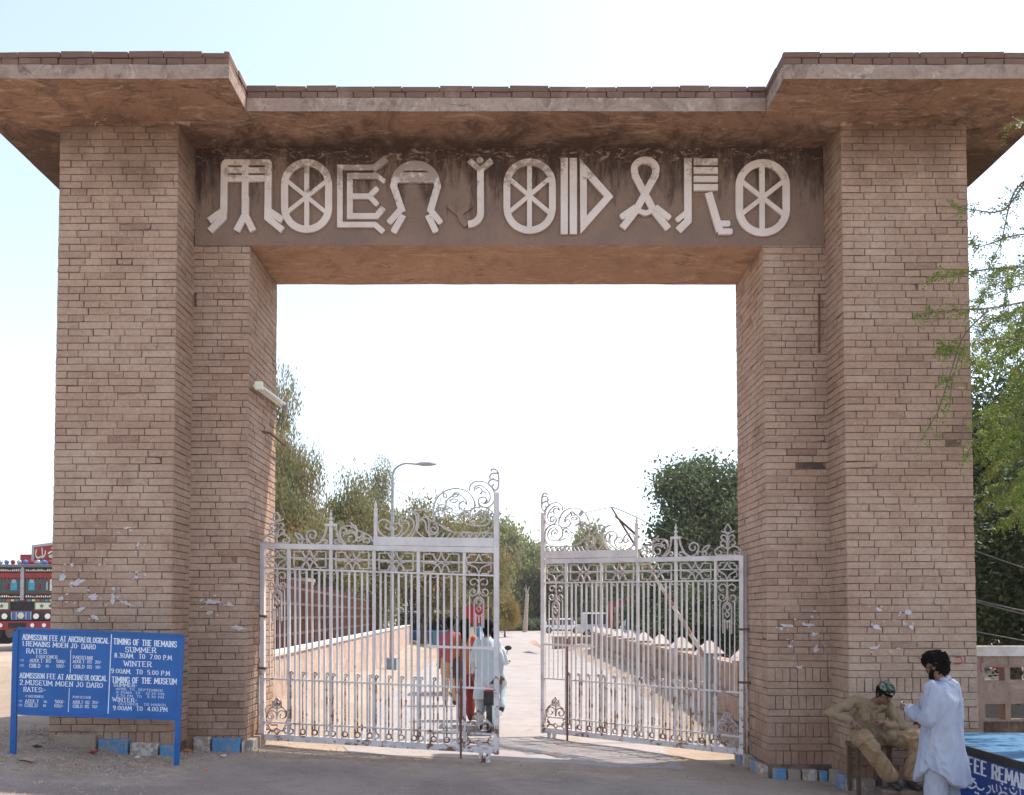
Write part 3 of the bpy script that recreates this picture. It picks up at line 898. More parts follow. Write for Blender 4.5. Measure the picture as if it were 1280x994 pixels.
def build_leaf(c4, label, ydir):
    """c4: world corners hinge-bottom, hinge-top, free-bottom, free-top (rail centres)"""
    hb, ht, fb, ft = c4
    ex = (fb - hb).normalized(); ez = (ht - hb).normalized()
    nrm = ex.cross(ez).normalized()
    if nrm.y > 0: nrm = -nrm           # towards the camera
    def W(x, y, off=0.0):
        s = (x - XA) / (XB - XA); t = (yb(x) - y) / (yb(x) - yt(x))
        return hb.lerp(fb, s) * (1 - t) + ht.lerp(ft, s) * t + nrm * off
    root = empty('iron_gate', hb - Vector((0, 0, .12)), label, 'gate', 'pair of ornate iron gates across the road')
    def bar(name, a, b_, w, d, mat='gate', off=0.0):
        """flat bar between two drawing points; w in the gate plane, d across it"""
        A, B2 = W(*a, off), W(*b_, off); t = (B2 - A).normalized(); side = t.cross(nrm).normalized() * w / 2; dn = nrm * d / 2
        m = MB(); vs = []
        for q in (A, B2):
            vs += [q - side - dn, q + side - dn, q + side + dn, q - side + dn]
        m.add(vs, [(3, 2, 1, 0), (4, 5, 6, 7), (0, 1, 5, 4), (1, 2, 6, 5), (2, 3, 7, 6), (3, 0, 4, 7)])
        o = m.obj(name, M[mat], root); fix_normals(o); return o
    def scroll(name, strokes, r=.0085, mat='gate_thin', n=5, off=0.0, strap=.024):
        """flat iron strip bent on edge: thin in the drawing plane, deep across it"""
        m = MB()
        for st in strokes:
            q = [W(x, y, off) for x, y in st]
            cl = [q[0]]
            for p in q[1:]:
                if (p - cl[-1]).length > .004: cl.append(p)
            if len(cl) < 2: continue
            vs = []; fs = []
            for i, p in enumerate(cl):
                t = (cl[min(i + 1, len(cl) - 1)] - cl[max(i - 1, 0)])
                if t.length < 1e-6: t = ex.copy()
                t.normalize(); s_ = t.cross(nrm).normalized() * r; dn = nrm * strap / 2
                vs += [p - s_ - dn, p + s_ - dn, p + s_ + dn, p - s_ + dn]
            k = len(cl)
            for i in range(k - 1):
                for a in range(4):
                    a2 = (a + 1) % 4; fs.append((i * 4 + a, i * 4 + a2, i * 4 + 4 + a2, i * 4 + 4 + a))
            fs.append((0, 1, 2, 3)); fs.append(tuple((k - 1) * 4 + a for a in (3, 2, 1, 0)))
            m.add(vs, fs)
        o = m.obj(name, M[mat], root)
        if name in ('side_scroll', 'crest_scroll', 'frieze_panel', 'heart_scroll', 'foot_scroll', 'fleuron', 'arch_side'): tag(o, kind='stuff')
        return o
    # frame
    bar('stile', (XA - 1.5, yt(XA) - 3), (XA - 1.5, yb(XA) + 3), .055, .055)
    bar('stile', (620.5, 615), (620.5, yb(618) + 5), .058, .06)
    bar('top_rail', (XA, yt(XA)), (617.5, yt(617.5)), .065, .05)
    bar('bottom_rail', (XA + 1, yb(XA)), (617.5, yb(617.5)), .075, .05)
    bar('top_plate', (471, yt(471) - 9), (617.5, yt(617.5) - 9.5), .105, .012, off=.02)
    def ym(x): return 710.5 + (x - XA) / (XB - XA) * 9.5       # lower frieze bar
    def yl(x): return 848.5 + (x - XA) / (XB - XA) * 13        # lower band bar
    def yk(x): return 902.5 + (x - XA) / (XB - XA) * 15.5      # spike bar
    bar('cross_bar', (XA, ym(XA)), (617.5, ym(617.5)), .02, .03, off=.012)
    bar('cross_bar', (XA, (yt(XA) + ym(XA)) / 2), (617.5, (yt(617) + ym(617)) / 2), .014, .014, off=-.012)
    bar('cross_bar', (XA, yl(XA)), (617.5, yl(617.5)), .022, .03, off=.014)
    bar('cross_bar', (XA, yk(XA)), (617.5, yk(617.5)), .020, .03, off=.014)
    V_ = [362.5, 416.5, 471, 526, 582]
    for i, x in enumerate(V_):
        bar('upright', (x, yt(x) + 3), (x, yb(x) - 3), .036, .03)
    xs6 = (.150, .262, .425, .560, .722, .848)
    for i in range(4):
        a, b_ = V_[i], V_[i + 1]
        for f in xs6:
            x = lerp(a, b_, f); bar('bar', (x, ym(x) + 1), (x, yb(x) - 3), .022, .02)
        for f in (.05, .335, .62, .905):
            x = lerp(a, b_, f); q = 1.1
            scroll('spike', [[(x, yk(x) + 6), (x, yl(x) - 7)], spiral(x + 1, yl(x) - 8.6, 1.8, 1.5, 90, -.85, 8)], .0075)
            scroll('ring', [spiral(x, (yk(x) + yb(x)) / 2 + .5, 3.3, 3.3, 0, 1, 12)], .0085)
        for f in (.05, .335, .62, .905):
            x = lerp(a, b_, f)
            scroll('scallop', [spiral(x, ym(x) + 1, 4, 4, 0, .5, 6)], .005, 'gate_thin', strap=.012)
        # frieze panel with a four pointed star
        cx = (a + b_) / 2; y0, y1 = yt(cx) + 6, ym(cx) - 3; cy = (y0 + y1) / 2; l, r_ = a + 6.5, b_ - 6.5
        scroll('frieze_panel', [[(l, y0), (l, y1)], [(r_, y0), (r_, y1)], [(l, y0), (cx - 8, y0)], [(l, y1), (cx - 8, y1)], [(r_, y0), (cx + 8, y0)], [(r_, y1), (cx + 8, y1)],
                                [((a + cx) / 2, y0), ((a + cx) / 2, y0 - 4)], [((b_ + cx) / 2, y0), ((b_ + cx) / 2, y0 - 4)], [((a + cx) / 2, y1), ((a + cx) / 2, y1 + 3)], [((b_ + cx) / 2, y1), ((b_ + cx) / 2, y1 + 3)],
                                [(l, cy), (cx - 5, cy)], [(cx + 5, cy), (r_, cy)]]
               + [bez([(cx + sx * 10, cy + sy * (y1 - cy)), (cx + sx * 7.5, cy + sy * 5.5), (cx + sx * 3.5, cy + sy * 1.8), (cx, cy)], 5) for sx in (-1, 1) for sy in (-1, 1)]
               + [bez([(cx, cy + sy * (y1 - cy + 3)), (cx + sx * 2.2, cy + sy * 6), (cx + sx * 5.5, cy + sy * 2.6), (cx + sx * 12, cy)], 5) for sx in (-1, 1) for sy in (-1, 1)], .0070)
    # narrow corner panels, mirrored
    def corner(a, b_, sy0):
        cx = (a + b_) / 2; w = (b_ - a) / 2 - 2
        y0, y1 = yt(cx) + 5, ym(cx) - 1; cy = (y0 + y1) / 2; hw = w - 1
        st = []
        for s in (-1, 1):
            for sy in (-1, 1):
                st += [bez([(cx + s * 3, cy + sy * (y1 - cy - 1)), (cx + s * (hw - 3.5), cy + sy * (y1 - cy - 1)), (cx + s * (hw - 3.2), cy + sy * (y1 - cy - 4)), (cx + s * hw, cy + sy * (y1 - cy - 4.5)), (cx + s * hw, cy + sy * 2)], 4),
                       bez([(cx, cy + sy * (y1 - cy)), (cx + s * 2.6, cy + sy * 5.5), (cx + s * 6, cy + sy * 2.8), (cx + s * hw, cy)], 5)]
        scroll('frieze_panel', st, .0070)
        # heart scrolls below the frieze
        y = ym(cx); st = [[(cx, y), (cx, y + 26)]]
        for s in (-1, 1):
            st.append(spiral(cx + s * 6.5, y + 9.5, 6.2, 1.8, 180 if s > 0 else 0, .95 * s))
            st.append([(px_, py_) for px_, py_ in bez([(cx + s * .4, y + 12), (cx + s * 1.5, y + 22), (cx + s * 6, y + 26)])])
            st.append(spiral(cx + s * 6.8, y + 21, 5.2, 1.5, 90, -.95 * s))
            st.append(bez([(cx, y + 26), (cx + s * 5, y + 31), (cx + s * 5.5, y + 36)]) + [(cx + s * 5.5, y + 66)])
            st.append(bez([(cx, y + 28), (cx + s * 3.5, y + 34), (cx, y + 38), (cx + s * 2.6, y + 42), (cx, y + 46)]))
        st.append([(cx - 5.5, y + 51), (cx + 5.5, y + 51)]); st.append([(cx, y + 51), (cx, y + 60)])
        scroll('heart_scroll', st, .0070)
        for f in (-.72, -.24, .24, .72):
            x = cx + f * w; bar('bar', (x, ym(x) + (48 if abs(f) < .5 else 26)), (x, yl(x)), .013, .014)
        # bottom ornament
        y = yb(cx); st = [[(cx, y - 22), (cx, y - 50)]]
        for s in (-1, 1):
            st.append(bez([(cx, y - 50), (cx + s * 4, y - 43), (cx, y - 38)])); st.append(bez([(cx, y - 44), (cx + s * 6, y - 38), (cx + s * 5, y - 46)], 4))
            st.append(spiral(cx + s * (w * .52), y - 27.5, w * .52, 2, 180 if s > 0 else 0, 1.15 * s))
            st.append(bez([(cx, y - 36), (cx + s * 8, y - 37), (cx + s * w, y - 29), (cx + s * w, y - 22), (cx + s * (w - 4), y - 17)]))
            st.append(bez([(cx, y - 4), (cx + s * 6, y - 9), (cx + s * (w - 1), y - 6)])); st.append(bez([(cx, y - 12), (cx + s * 6, y - 8), (cx + s * (w - 1), y - 12)]))
            st.append(bez([(cx + s * (w - 1), y - 16), (cx + s * (w - 5), y - 10), (cx + s * (w - 1), y - 4)]))
        scroll('foot_scroll', st, .0068)
    corner(332, 362.5, 0); corner(582, 617, 0)
    # fleuron at the hinge corner
    cx, y = 346.5, yt(346) - 3; st = [[(cx, y), (cx, y - 27)]]
    for s in (-1, 1):
        st.append(bez([(cx, y - 40), (cx + s * 4, y - 33), (cx + s * 1.5, y - 28), (cx, y - 26)]))
        st.append(bez([(cx, y - 29), (cx + s * 3, y - 29), (cx + s * 8.5, y - 31)]))
        for (dx, dy, r_) in ((6, 22.5, 4.3), (6.5, 15, 4.9)):
            st.append(bez([(cx, y - dy + 7), (cx + s * 2, y - dy - 1)], 3) + spiral(cx + s * dx, y - dy, r_, 1.6, 180 if s > 0 else 0, .85 * s))
        st.append(bez([(cx, y - 8), (cx + s * 8, y - 12), (cx + s * 15.5, y - 8), (cx + s * 16.5, y - 3), (cx + s * 12, y), (cx + s * 8.5, y - 3.5), (cx + s * 11, y - 6.5)]))
    st.append([(cx - 12, y - 1), (cx + 12, y - 1)])
    scroll('fleuron', st, .0078)
    # arched finial on the second upright
    cx, y = 416.5, yt(416) - 3
    bar('finial_post', (cx, y), (cx, y - 28), .036, .03)
    bar('finial_cap', (cx - 7, y - 25), (cx + 7, y - 25), .03, .05)
    m = MB()
    for (h, rr) in ((28, 2.6), (31, 1.2), (33, 2.8), (36, 1.2), (38, 2.2)):
        m.sphere(W(cx, y - h), rr * .0095, 8, 5)
    m.tube([W(cx, y - 37), W(cx, y - 45)], [.016, .001], 6)
    m.obj('finial_spear', M['gate'], root)
    st = [bez([(cx - 5, y - 24), (cx - 7, y - 15), (cx - 12, y - 5), (cx - 20, y)]), bez([(cx + 6, y - 24), (cx + 8, y - 13), (cx + 12, y - 4), (cx + 19, y)])]
    scroll('arch_side', st, .011)
    st = [bez([(cx - 20, y), (cx - 27, y - 3), (cx - 31, y - 10)]) + spiral(cx - 24, y - 12, 7.5, 2.2, 170, 1.15),
          spiral(cx - 38.5, y - 3.8, 4.2, 1.5, -90, -.9), leaf_shape(cx - 46, y - 15, 14, 4.5, 40), bez([(cx - 36, y - 6), (cx - 31, y - 7), (cx - 30, y - 2)]),
          spiral(cx - 7, y - 3.4, 3.6, 1.2, 200, .9), spiral(cx + 7, y - 3.4, 3.6, 1.2, -20, -.9)]
    scroll('side_scroll', st, .0080)
    c2 = 441
    st = [bez([(cx + 19, y), (cx + 12, y - 10), (cx + 13, y - 21), (cx + 23, y - 24), (cx + 27, y - 21)]), spiral(cx + 17, y - 17, 5, 1.6, 180, .9),
          spiral(cx + 26, y - 8, 8, 2.4, 215, 1.2), spiral(cx + 26, y - 9, 10.5, 6, 190, .55), bez([(cx + 25, y - 28), (cx + 29, y - 22), (cx + 34, y - 18), (cx + 48, y - 12), (cx + 53, y - 4)]),
          leaf_shape(cx + 32, y - 5, 11, 4.5, -30), spiral(cx + 46, y - 4.6, 5, 1.6, 160, 1.0), bez([(cx + 36, y - 8), (cx + 42, y - 14), (cx + 41, y - 5)]),
          bez([(cx + 27, y - 24), (cx + 31, y - 24), (cx + 33, y - 14), (cx + 30, y - 12)])]
    scroll('side_scroll', st, .0075)
    # spear post at the end of the plate
    bar('spear_post', (473, yt(473)), (473, 638), .038, .03)
    m = MB(); m.tube([W(473, 639), W(473, 636), W(473, 634), W(473, 632), W(473, 624)], [.022, .028, .014, .022, .001], 7); m.obj('spear_tip', M['gate'], root)
    # crest of scrolls over the plate (drawn from crop px: x=460+u/7.1, y=580+v/7.1)
    g = lambda pts: [(460 + u / 7.1, 580 + v / 7.1) for u, v in pts]
    S = lambda cx, cy, r0, r1, a, t: spiral(460 + cx / 7.1, 580 + cy / 7.1, r0 / 7.1, r1 / 7.1, a, t)
    st = [bez(g([(225, 660), (140, 620), (110, 550), (135, 500), (185, 495), (225, 530), (215, 580), (180, 560), (195, 530)])),
          bez(g([(200, 655), (290, 630), (325, 570), (300, 530), (260, 530), (240, 560), (262, 580), (282, 560)])),
          bez(g([(310, 550), (300, 500), (340, 465), (395, 475), (430, 530), (415, 600), (360, 655)])), bez(g([(340, 505), (375, 510), (385, 560), (350, 610), (290, 655)])),
          bez(g([(365, 400), (430, 430), (455, 500), (440, 590), (400, 655)])), bez(g([(400, 415), (460, 440), (470, 520), (455, 600)]))]
    scroll('crest_scroll', st, .0078)
    st = [bez(g([(545, 660), (500, 640), (455, 590), (462, 530), (500, 490), (530, 520), (540, 590), (575, 640)])), bez(g([(430, 410), (520, 405), (600, 415)])),
          bez(g([(520, 440), (560, 490), (620, 520), (700, 560), (780, 605), (900, 610), (1110, 612)])), S(602, 578, 42, 12, -60, 1.2), bez(g([(600, 535), (640, 530), (700, 575), (760, 600)])),
          bez(g([(480, 500), (520, 470), (560, 500), (560, 600), (600, 625), (640, 600)]))]
    st += [bez(g([(a, 672), (a + 40, 655), (a + 62, 625), (a + 72, 612)])) for a in (575, 625, 675, 720, 770, 820, 870, 930, 990, 1040)]
    st += [bez(g([(a, 625), (a + 25, 665), (a + 60, 650)])) for a in (560, 840, 900, 960, 1020)]
    scroll('crest_scroll', st, .0070)
    st = [bez(g([(610, 520), (598, 400), (630, 300), (700, 235), (800, 213), (890, 240), (945, 310), (950, 380), (905, 410), (850, 405), (820, 370), (835, 335), (870, 335), (882, 360)])),
          bez(g([(712, 350), (715, 320), (760, 280), (800, 265), (850, 285), (885, 330), (882, 362)])),
          leaf_shape(*g([(762, 285)])[0], 9.5, 5, -28), leaf_shape(*g([(738, 322)])[0], 10.5, 4.6, 0), leaf_shape(*g([(688, 250)])[0], 7.5, 3.6, 65),
          bez(g([(710, 370), (708, 350), (712, 320)])), bez(g([(630, 392), (650, 362), (700, 362), (690, 385), (640, 388)])), bez(g([(700, 410), (710, 370), (770, 402), (735, 390), (705, 405)])),
          bez(g([(605, 440), (640, 410), (685, 415), (705, 455), (680, 480), (650, 460), (650, 435)])), bez(g([(810, 460), (850, 425), (900, 430), (910, 500)])), bez(g([(825, 480), (850, 470), (865, 440), (880, 470)]))]
    scroll('crest_scroll', st, .0070)
    st = [bez(g([(912, 235), (915, 190), (955, 152), (1020, 150), (1080, 180), (1120, 250), (1120, 320), (1080, 375), (1020, 375), (985, 340), (995, 300), (1040, 290), (1055, 320), (1030, 345), (1005, 330)])),
          bez(g([(950, 235), (955, 200), (1000, 185), (1050, 215), (1085, 270), (1075, 330), (1030, 352)])), S(985, 232, 35, 25, 60, -.6), bez(g([(1000, 265), (1020, 240), (1055, 250)])),
          bez(g([(912, 440), (940, 395), (1000, 378), (1070, 395), (1115, 450), (1115, 530), (1070, 590), (980, 612), (850, 600)])), bez(g([(970, 440), (1000, 412), (1050, 420), (1085, 470), (1075, 520), (1030, 545), (940, 545), (870, 520)])),
          bez(g([(960, 470), (985, 435), (1030, 445), (1045, 490), (1015, 515)])), bez(g([(975, 480), (1000, 460), (1015, 485)])), bez(g([(915, 455), (915, 500), (960, 545)]))]
    scroll('crest_scroll', st, .0070)
    st = [bez(g([(1125, 235), (1155, 195), (1155, 80), (1130, 42), (1100, 40), (1095, 60)])), bez(g([(1148, 75), (1100, 78), (1082, 110), (1100, 130), (1120, 115)])), bez(g([(1150, 145), (1110, 130), (1075, 150), (1080, 185), (1105, 190), (1115, 170)])),
          bez(g([(1080, 180), (1110, 210), (1130, 240)]))]
    scroll('crest_tip', st, .0095)
    # drop bolt, latch bar and wheels' forks at the free end
    bar('drop_bolt', (578.5, 800), (578.5, 948), .022, .022, 'rust', .035)
    bar('latch_bar', (535, 808.5), (618, 811), .03, .02, 'gate', .045)
    bar('wheel_fork', (602, yb(602)), (602, 953), .05, .03); bar('wheel_fork', (610.5, yb(610)), (610.5, 953), .05, .03)
    b = MB(); c = W(606, 951); b.wheel(c, .035, .03, 'x' if False else 'y', 12); b.obj('roller', M['rust'], root)
    for y in (770, 835):
        bar('hinge_strap', (318, y), (333, y + 1), .03, .06, 'rust')
    return root, W
YH, YF = 11.2, 10.68
left_c = [P(330, 921, YH), P(330, 682.5, YH), P(618, 938, YF), P(618, 688, YF)]
build_leaf(left_c, 'left iron gate leaf, swung slightly towards the viewer and sagging', -1)
YH2, YF2 = 11.45, 13.2
right_c = [P(926, 940, YH2), P(926, 697.5, YH2), P(681, 912.5, YF2), P(681, 702, YF2)]
build_leaf(right_c, 'right iron gate leaf, swung inwards away from the viewer', 1)
def hinge_post(px, Y, y0, y1, label):
    a = P(px, y0, Y); b_ = P(px, y1, Y); b_.x = a.x; b_.z = gz(a.x, Y) - .1
    root = empty('hinge_post', (a.x, Y, gz(a.x, Y)), label, 'post', 'steel posts carrying the gate leaves')
    m = MB(); m.bb(a.x - .038, a.x + .038, Y - .038, Y + .038, b_.z, a.z); m.obj('shaft', M['postpaint'], root)
    s = -1 if a.x < 0 else 1
    for z in (1.0, 1.95):
        m = MB(); m.bb(a.x + s * .03, s * 3.16, Y - .02, Y + .02, z, z + .05); m.wheel((a.x, Y, z + .03), .055, .05, 'x', 10); m.obj('bracket', M['rust'], root)
hinge_post(322.5, 11.24, 684, 937, 'left steel gate post against the left pier')
hinge_post(935, 11.5, 692, 962, 'right steel gate post against the right pier')

# ------------------------------------------------------------------ fluorescent fitting and odd ironwork on the piers
a = P(311, 482, 10.7); zf = a.z
fx = XI_L + .06
root = empty('tube_light', (fx, 11.35, zf), 'white fluorescent tube fitting fixed level across the inside of the left pier', 'light')
za, zb2 = P(312, 483, 10.75).z, P(344, 506, 11.95).z
m = MB(); m.tube([(fx, 10.72, za), (fx, 12.0, zb2)], .035, 4); m.obj('batten', M['cream'], root)
m = MB(); m.tube([(fx + .055, 10.8, za + .01), (fx + .055, 11.95, zb2 + .01)], .017, 8); m.obj('tube', M['tube'], root)
m = MB(); m.bb(fx, fx + .09, 10.70, 10.76, za - .05, za + .05); m.obj('end_cap', M['cream'], root)
m = MB(); m.bb(fx, fx + .09, 11.97, 12.02, zb2 - .05, zb2 + .05); m.obj('end_cap', M['grey'], root)
zc = P(326, 540, 11.2).z
m = MB(); m.tube([(XI_L - .02, 11.25, zc + .02), (XI_L + .10, 11.3, zc), (XI_L + .12, 11.95, zc - .03)], .016, 5)
tag(m.obj('bent_rod', M['rust']), 'rusty bent iron rod below the tube light on the left pier', 'rod')
def hook(px, y0, y1, Y, lab):
    m = MB(); a, b_ = P(px, y0, Y), P(px, y1, Y); m.tube([a + Vector((0, .03, 0)), a, b_, b_ + Vector((0, .03, 0))], .014, 5); tag(m.obj('wall_rod', M['rust']), lab, 'rod')
hook(244.5, 367, 381, Y0 - .03, 'short rusty rod high in the corner of the left pier')
hook(1024, 368, 440, Y0 - .03, 'long rusty rod in the corner between the right piers')

# torn paper left on the brick
def scrap(px, py, w, h, Y, r, tilt=0):
    c = P(px, py, Y); n = 15; pts = []
    for k in range(n):
        a = 2 * math.pi * k / n + r.uniform(-.2, .2); q = r.choice((r.uniform(.5, .7), r.uniform(.75, 1.12)))
        x, z = math.cos(a) * w / 2 * q, math.sin(a) * h / 2 * q
        x, z = x * math.cos(tilt) - z * math.sin(tilt), x * math.sin(tilt) + z * math.cos(tilt)
        pts.append(c + Vector((x, r.uniform(-.002, .002), z)))
    m = MB(); m.prism(pts, (0, .002, 0)); return m
rs = random.Random(21)
SC = {'wl': [(96, 728, 22, 10), (78, 722, 9, 14), (117, 746, 15, 11), (141, 750, 7, 15), (101, 762, 13, 8), (77, 748, 8, 9), (90, 706, 6, 8), (158, 754, 26, 5), (118, 772, 12, 9), (170, 722, 6, 6), (159, 660, 12, 4), (172, 681, 5, 6), (124, 706, 5, 5), (181, 718, 5, 5), (142, 736, 5, 8)],
      'il': [(266, 752, 20, 8), (287, 756, 11, 7), (262, 766, 12, 8), (299, 785, 24, 9), (252, 750, 6, 5)],
      'ir': [(984, 782, 16, 6), (1011, 781, 20, 5), (1018, 793, 10, 7), (1020, 812, 9, 10), (988, 808, 7, 6), (977, 786, 6, 5), (998, 834, 8, 5), (1015, 771, 5, 5)],
      'wr': [(1098, 762, 9, 8), (1135, 766, 10, 10), (1096, 784, 14, 8), (1139, 784, 6, 9), (1092, 810, 14, 5), (1124, 811, 8, 3), (1130, 779, 4, 6)]}
for key, lst in SC.items():
    Y = {'wl': Y1, 'wr': Y1, 'il': Y0, 'ir': Y0}[key] - .017
    lst = lst + [(x + rs.uniform(-12, 12), y + rs.uniform(-9, 9), rs.uniform(2, 5), rs.uniform(2, 4)) for (x, y, w, h) in lst for _ in (0, 1)]
    lst = [t for t in lst if not (key == 'wl' and t[0] > 200) and not (key == 'il' and t[0] > 302)]
    for (x, y, w, h) in lst:
        k = Y / FPX
        o = scrap(x, y, w * k * 1.05, h * k * .85, Y, rs, rs.uniform(-.4, .4)).obj('paper_scrap', M['paper'], pillar_parts[key])
        worldpos[o] = worldpos[o]

# ------------------------------------------------------------------ stroke lettering
G = {
'A': [[(0, 0), (.5, 1), (1, 0)], [(.2, .36), (.8, .36)]], 'B': [[(.1, 0), (.1, 1), (.7, 1), (.9, .85), (.9, .65), (.7, .52), (.1, .52)], [(.7, .52), (.95, .38), (.95, .15), (.75, 0), (.1, 0)]],
'C': [[(.95, .78), (.75, 1), (.3, 1), (.05, .75), (.05, .25), (.3, 0), (.75, 0), (.95, .22)]], 'D': [[(.1, 0), (.1, 1), (.6, 1), (.95, .75), (.95, .25), (.6, 0), (.1, 0)]],
'E': [[(.9, 1), (.1, 1), (.1, 0), (.9, 0)], [(.1, .52), (.7, .52)]], 'F': [[(.9, 1), (.1, 1), (.1, 0)], [(.1, .52), (.7, .52)]],
'G': [[(.95, .8), (.7, 1), (.3, 1), (.05, .75), (.05, .25), (.3, 0), (.75, 0), (.95, .2), (.95, .48), (.6, .48)]], 'H': [[(.1, 0), (.1, 1)], [(.9, 0), (.9, 1)], [(.1, .52), (.9, .52)]],
'I': [[(.5, 0), (.5, 1)]], 'J': [[(.75, 1), (.75, .2), (.55, 0), (.25, 0), (.08, .22)]], 'L': [[(.1, 1), (.1, 0), (.9, 0)]], 'K': [[(.1, 0), (.1, 1)], [(.9, 1), (.1, .45), (.95, 0)]],
'M': [[(.02, 0), (.1, 1), (.5, .25), (.9, 1), (.98, 0)]], 'N': [[(.08, 0), (.08, 1), (.92, 0), (.92, 1)]], 'O': [[(.5, 1), (.18, .88), (.04, .5), (.18, .12), (.5, 0), (.82, .12), (.96, .5), (.82, .88), (.5, 1)]],
'P': [[(.1, 0), (.1, 1), (.7, 1), (.92, .85), (.92, .6), (.7, .45), (.1, .45)]], 'R': [[(.1, 0), (.1, 1), (.7, 1), (.92, .85), (.92, .62), (.7, .5), (.1, .5)], [(.55, .5), (.95, 0)]],
'S': [[(.92, .8), (.75, 1), (.28, 1), (.08, .8), (.1, .62), (.88, .4), (.92, .18), (.72, 0), (.25, 0), (.06, .2)]], 'T': [[(0, 1), (1, 1)], [(.5, 1), (.5, 0)]],
'U': [[(.08, 1), (.08, .25), (.3, 0), (.7, 0), (.92, .25), (.92, 1)]], 'V': [[(.02, 1), (.5, 0), (.98, 1)]], 'W': [[(0, 1), (.25, 0), (.5, .8), (.75, 0), (1, 1)]], 'Y': [[(.05, 1), (.5, .5), (.95, 1)], [(.5, .5), (.5, 0)]],
'0': [[(.5, 1), (.15, .85), (.08, .5), (.15, .15), (.5, 0), (.85, .15), (.92, .5), (.85, .85), (.5, 1)]], '1': [[(.3, .8), (.55, 1), (.55, 0)]], '2': [[(.1, .78), (.3, 1), (.75, 1), (.92, .75), (.1, 0), (.95, 0)]],
'3': [[(.1, 1), (.9, 1), (.5, .58), (.9, .4), (.88, .12), (.6, 0), (.1, .1)]], '4': [[(.75, 0), (.75, 1), (.05, .3), (1, .3)]], '5': [[(.9, 1), (.2, 1), (.12, .55), (.7, .6), (.92, .35), (.8, .05), (.1, .03)]],
'7': [[(.05, 1), (.95, 1), (.35, 0)]], '8': [[(.5, .53), (.15, .7), (.2, .95), (.5, 1), (.8, .95), (.85, .7), (.5, .53), (.1, .32), (.15, .06), (.5, 0), (.85, .06), (.9, .32), (.5, .53)]],
'9': [[(.88, .6), (.6, .45), (.15, .55), (.12, .9), (.5, 1), (.85, .9), (.88, .5), (.6, 0), (.2, 0)]], '.': [[(.35, .0), (.65, .0)]], '-': [[(.1, .45), (.9, .45)]], ':': [[(.5, .15), (.5, .3)], [(.5, .65), (.5, .8)]],
'/': [[(.1, 0), (.9, 1)]], '(': [[(.8, 1), (.4, .7), (.4, .3), (.8, 0)]], ')': [[(.2, 1), (.6, .7), (.6, .3), (.2, 0)]], '~': [[(.3, .5), (.7, .5)]], ' ': [],
}
ADV = {'I': .45, 'M': 1.25, 'W': 1.25, '.': .4, ':': .4, ' ': .62, '1': .6, '(': .5, ')': .5, '/': .6, '-': .7, '~': .45, 'J': .85}
def text_strokes(txt, serif=True):
    """-> list of (polyline) in units where cap height is 1, width in advance units, and total width"""
    x = 0; out = []
    for ch in txt:
        a = ADV.get(ch, 1.0) if ch not in '.' else .4
        w = a - .2
        for st in G.get(ch, []):
            q = [(x + .1 + p[0] * w, p[1]) for p in st]; out.append(q)
            if serif and ch not in '.-:/()~OCGS0123456789':
                for e, o_ in ((q[0], q[1]), (q[-1], q[-2])):
                    if (e[1] < .03 or e[1] > .97) and abs(e[0] - o_[0]) < abs(e[1] - o_[1]): out.append([(e[0] - .17, e[1]), (e[0] + .17, e[1])])
        x += a
    return out, x
def write_text(m, txt, x0, y0, x1, y1, cap, fn, wt=.2, k0=0):
    """px-space baseline mids; fn(x,y,off)->world, off lifts towards the viewer"""
    strokes, tot = text_strokes(txt); n = k0
    dx, dy = x1 - x0, y1 - y0; L = math.hypot(dx, dy)
    for st in strokes:
        vertical = abs(st[0][0] - st[-1][0]) < .02
        w = cap * wt
        for i in range(len(st) - 1):
            a, b_ = st[i], st[i + 1]
            pa = (x0 + dx * a[0] / tot - 0, y0 + dy * a[0] / tot + cap * (.5 - a[1])); pb = (x0 + dx * b_[0] / tot, y0 + dy * b_[0] / tot + cap * (.5 - b_[1]))
            ddx, ddy = pb[0] - pa[0], pb[1] - pa[1]; l = math.hypot(ddx, ddy) or 1; ux, uy = ddx / l, ddy / l
            ww = w * (1.0 if abs(uy) > .6 else .7) / 2; e = ww * .6
            off = .0012 + .00025 * (n % 7); n += 1
            c = [(pa[0] - ux * e - uy * ww, pa[1] - uy * e + ux * ww), (pb[0] + ux * e - uy * ww, pb[1] + uy * e + ux * ww), (pb[0] + ux * e + uy * ww, pb[1] + uy * e - ux * ww), (pa[0] - ux * e + uy * ww, pa[1] - uy * e - ux * ww)]
            m.add([fn(x, y, off) for x, y in c], [(0, 1, 2, 3)])

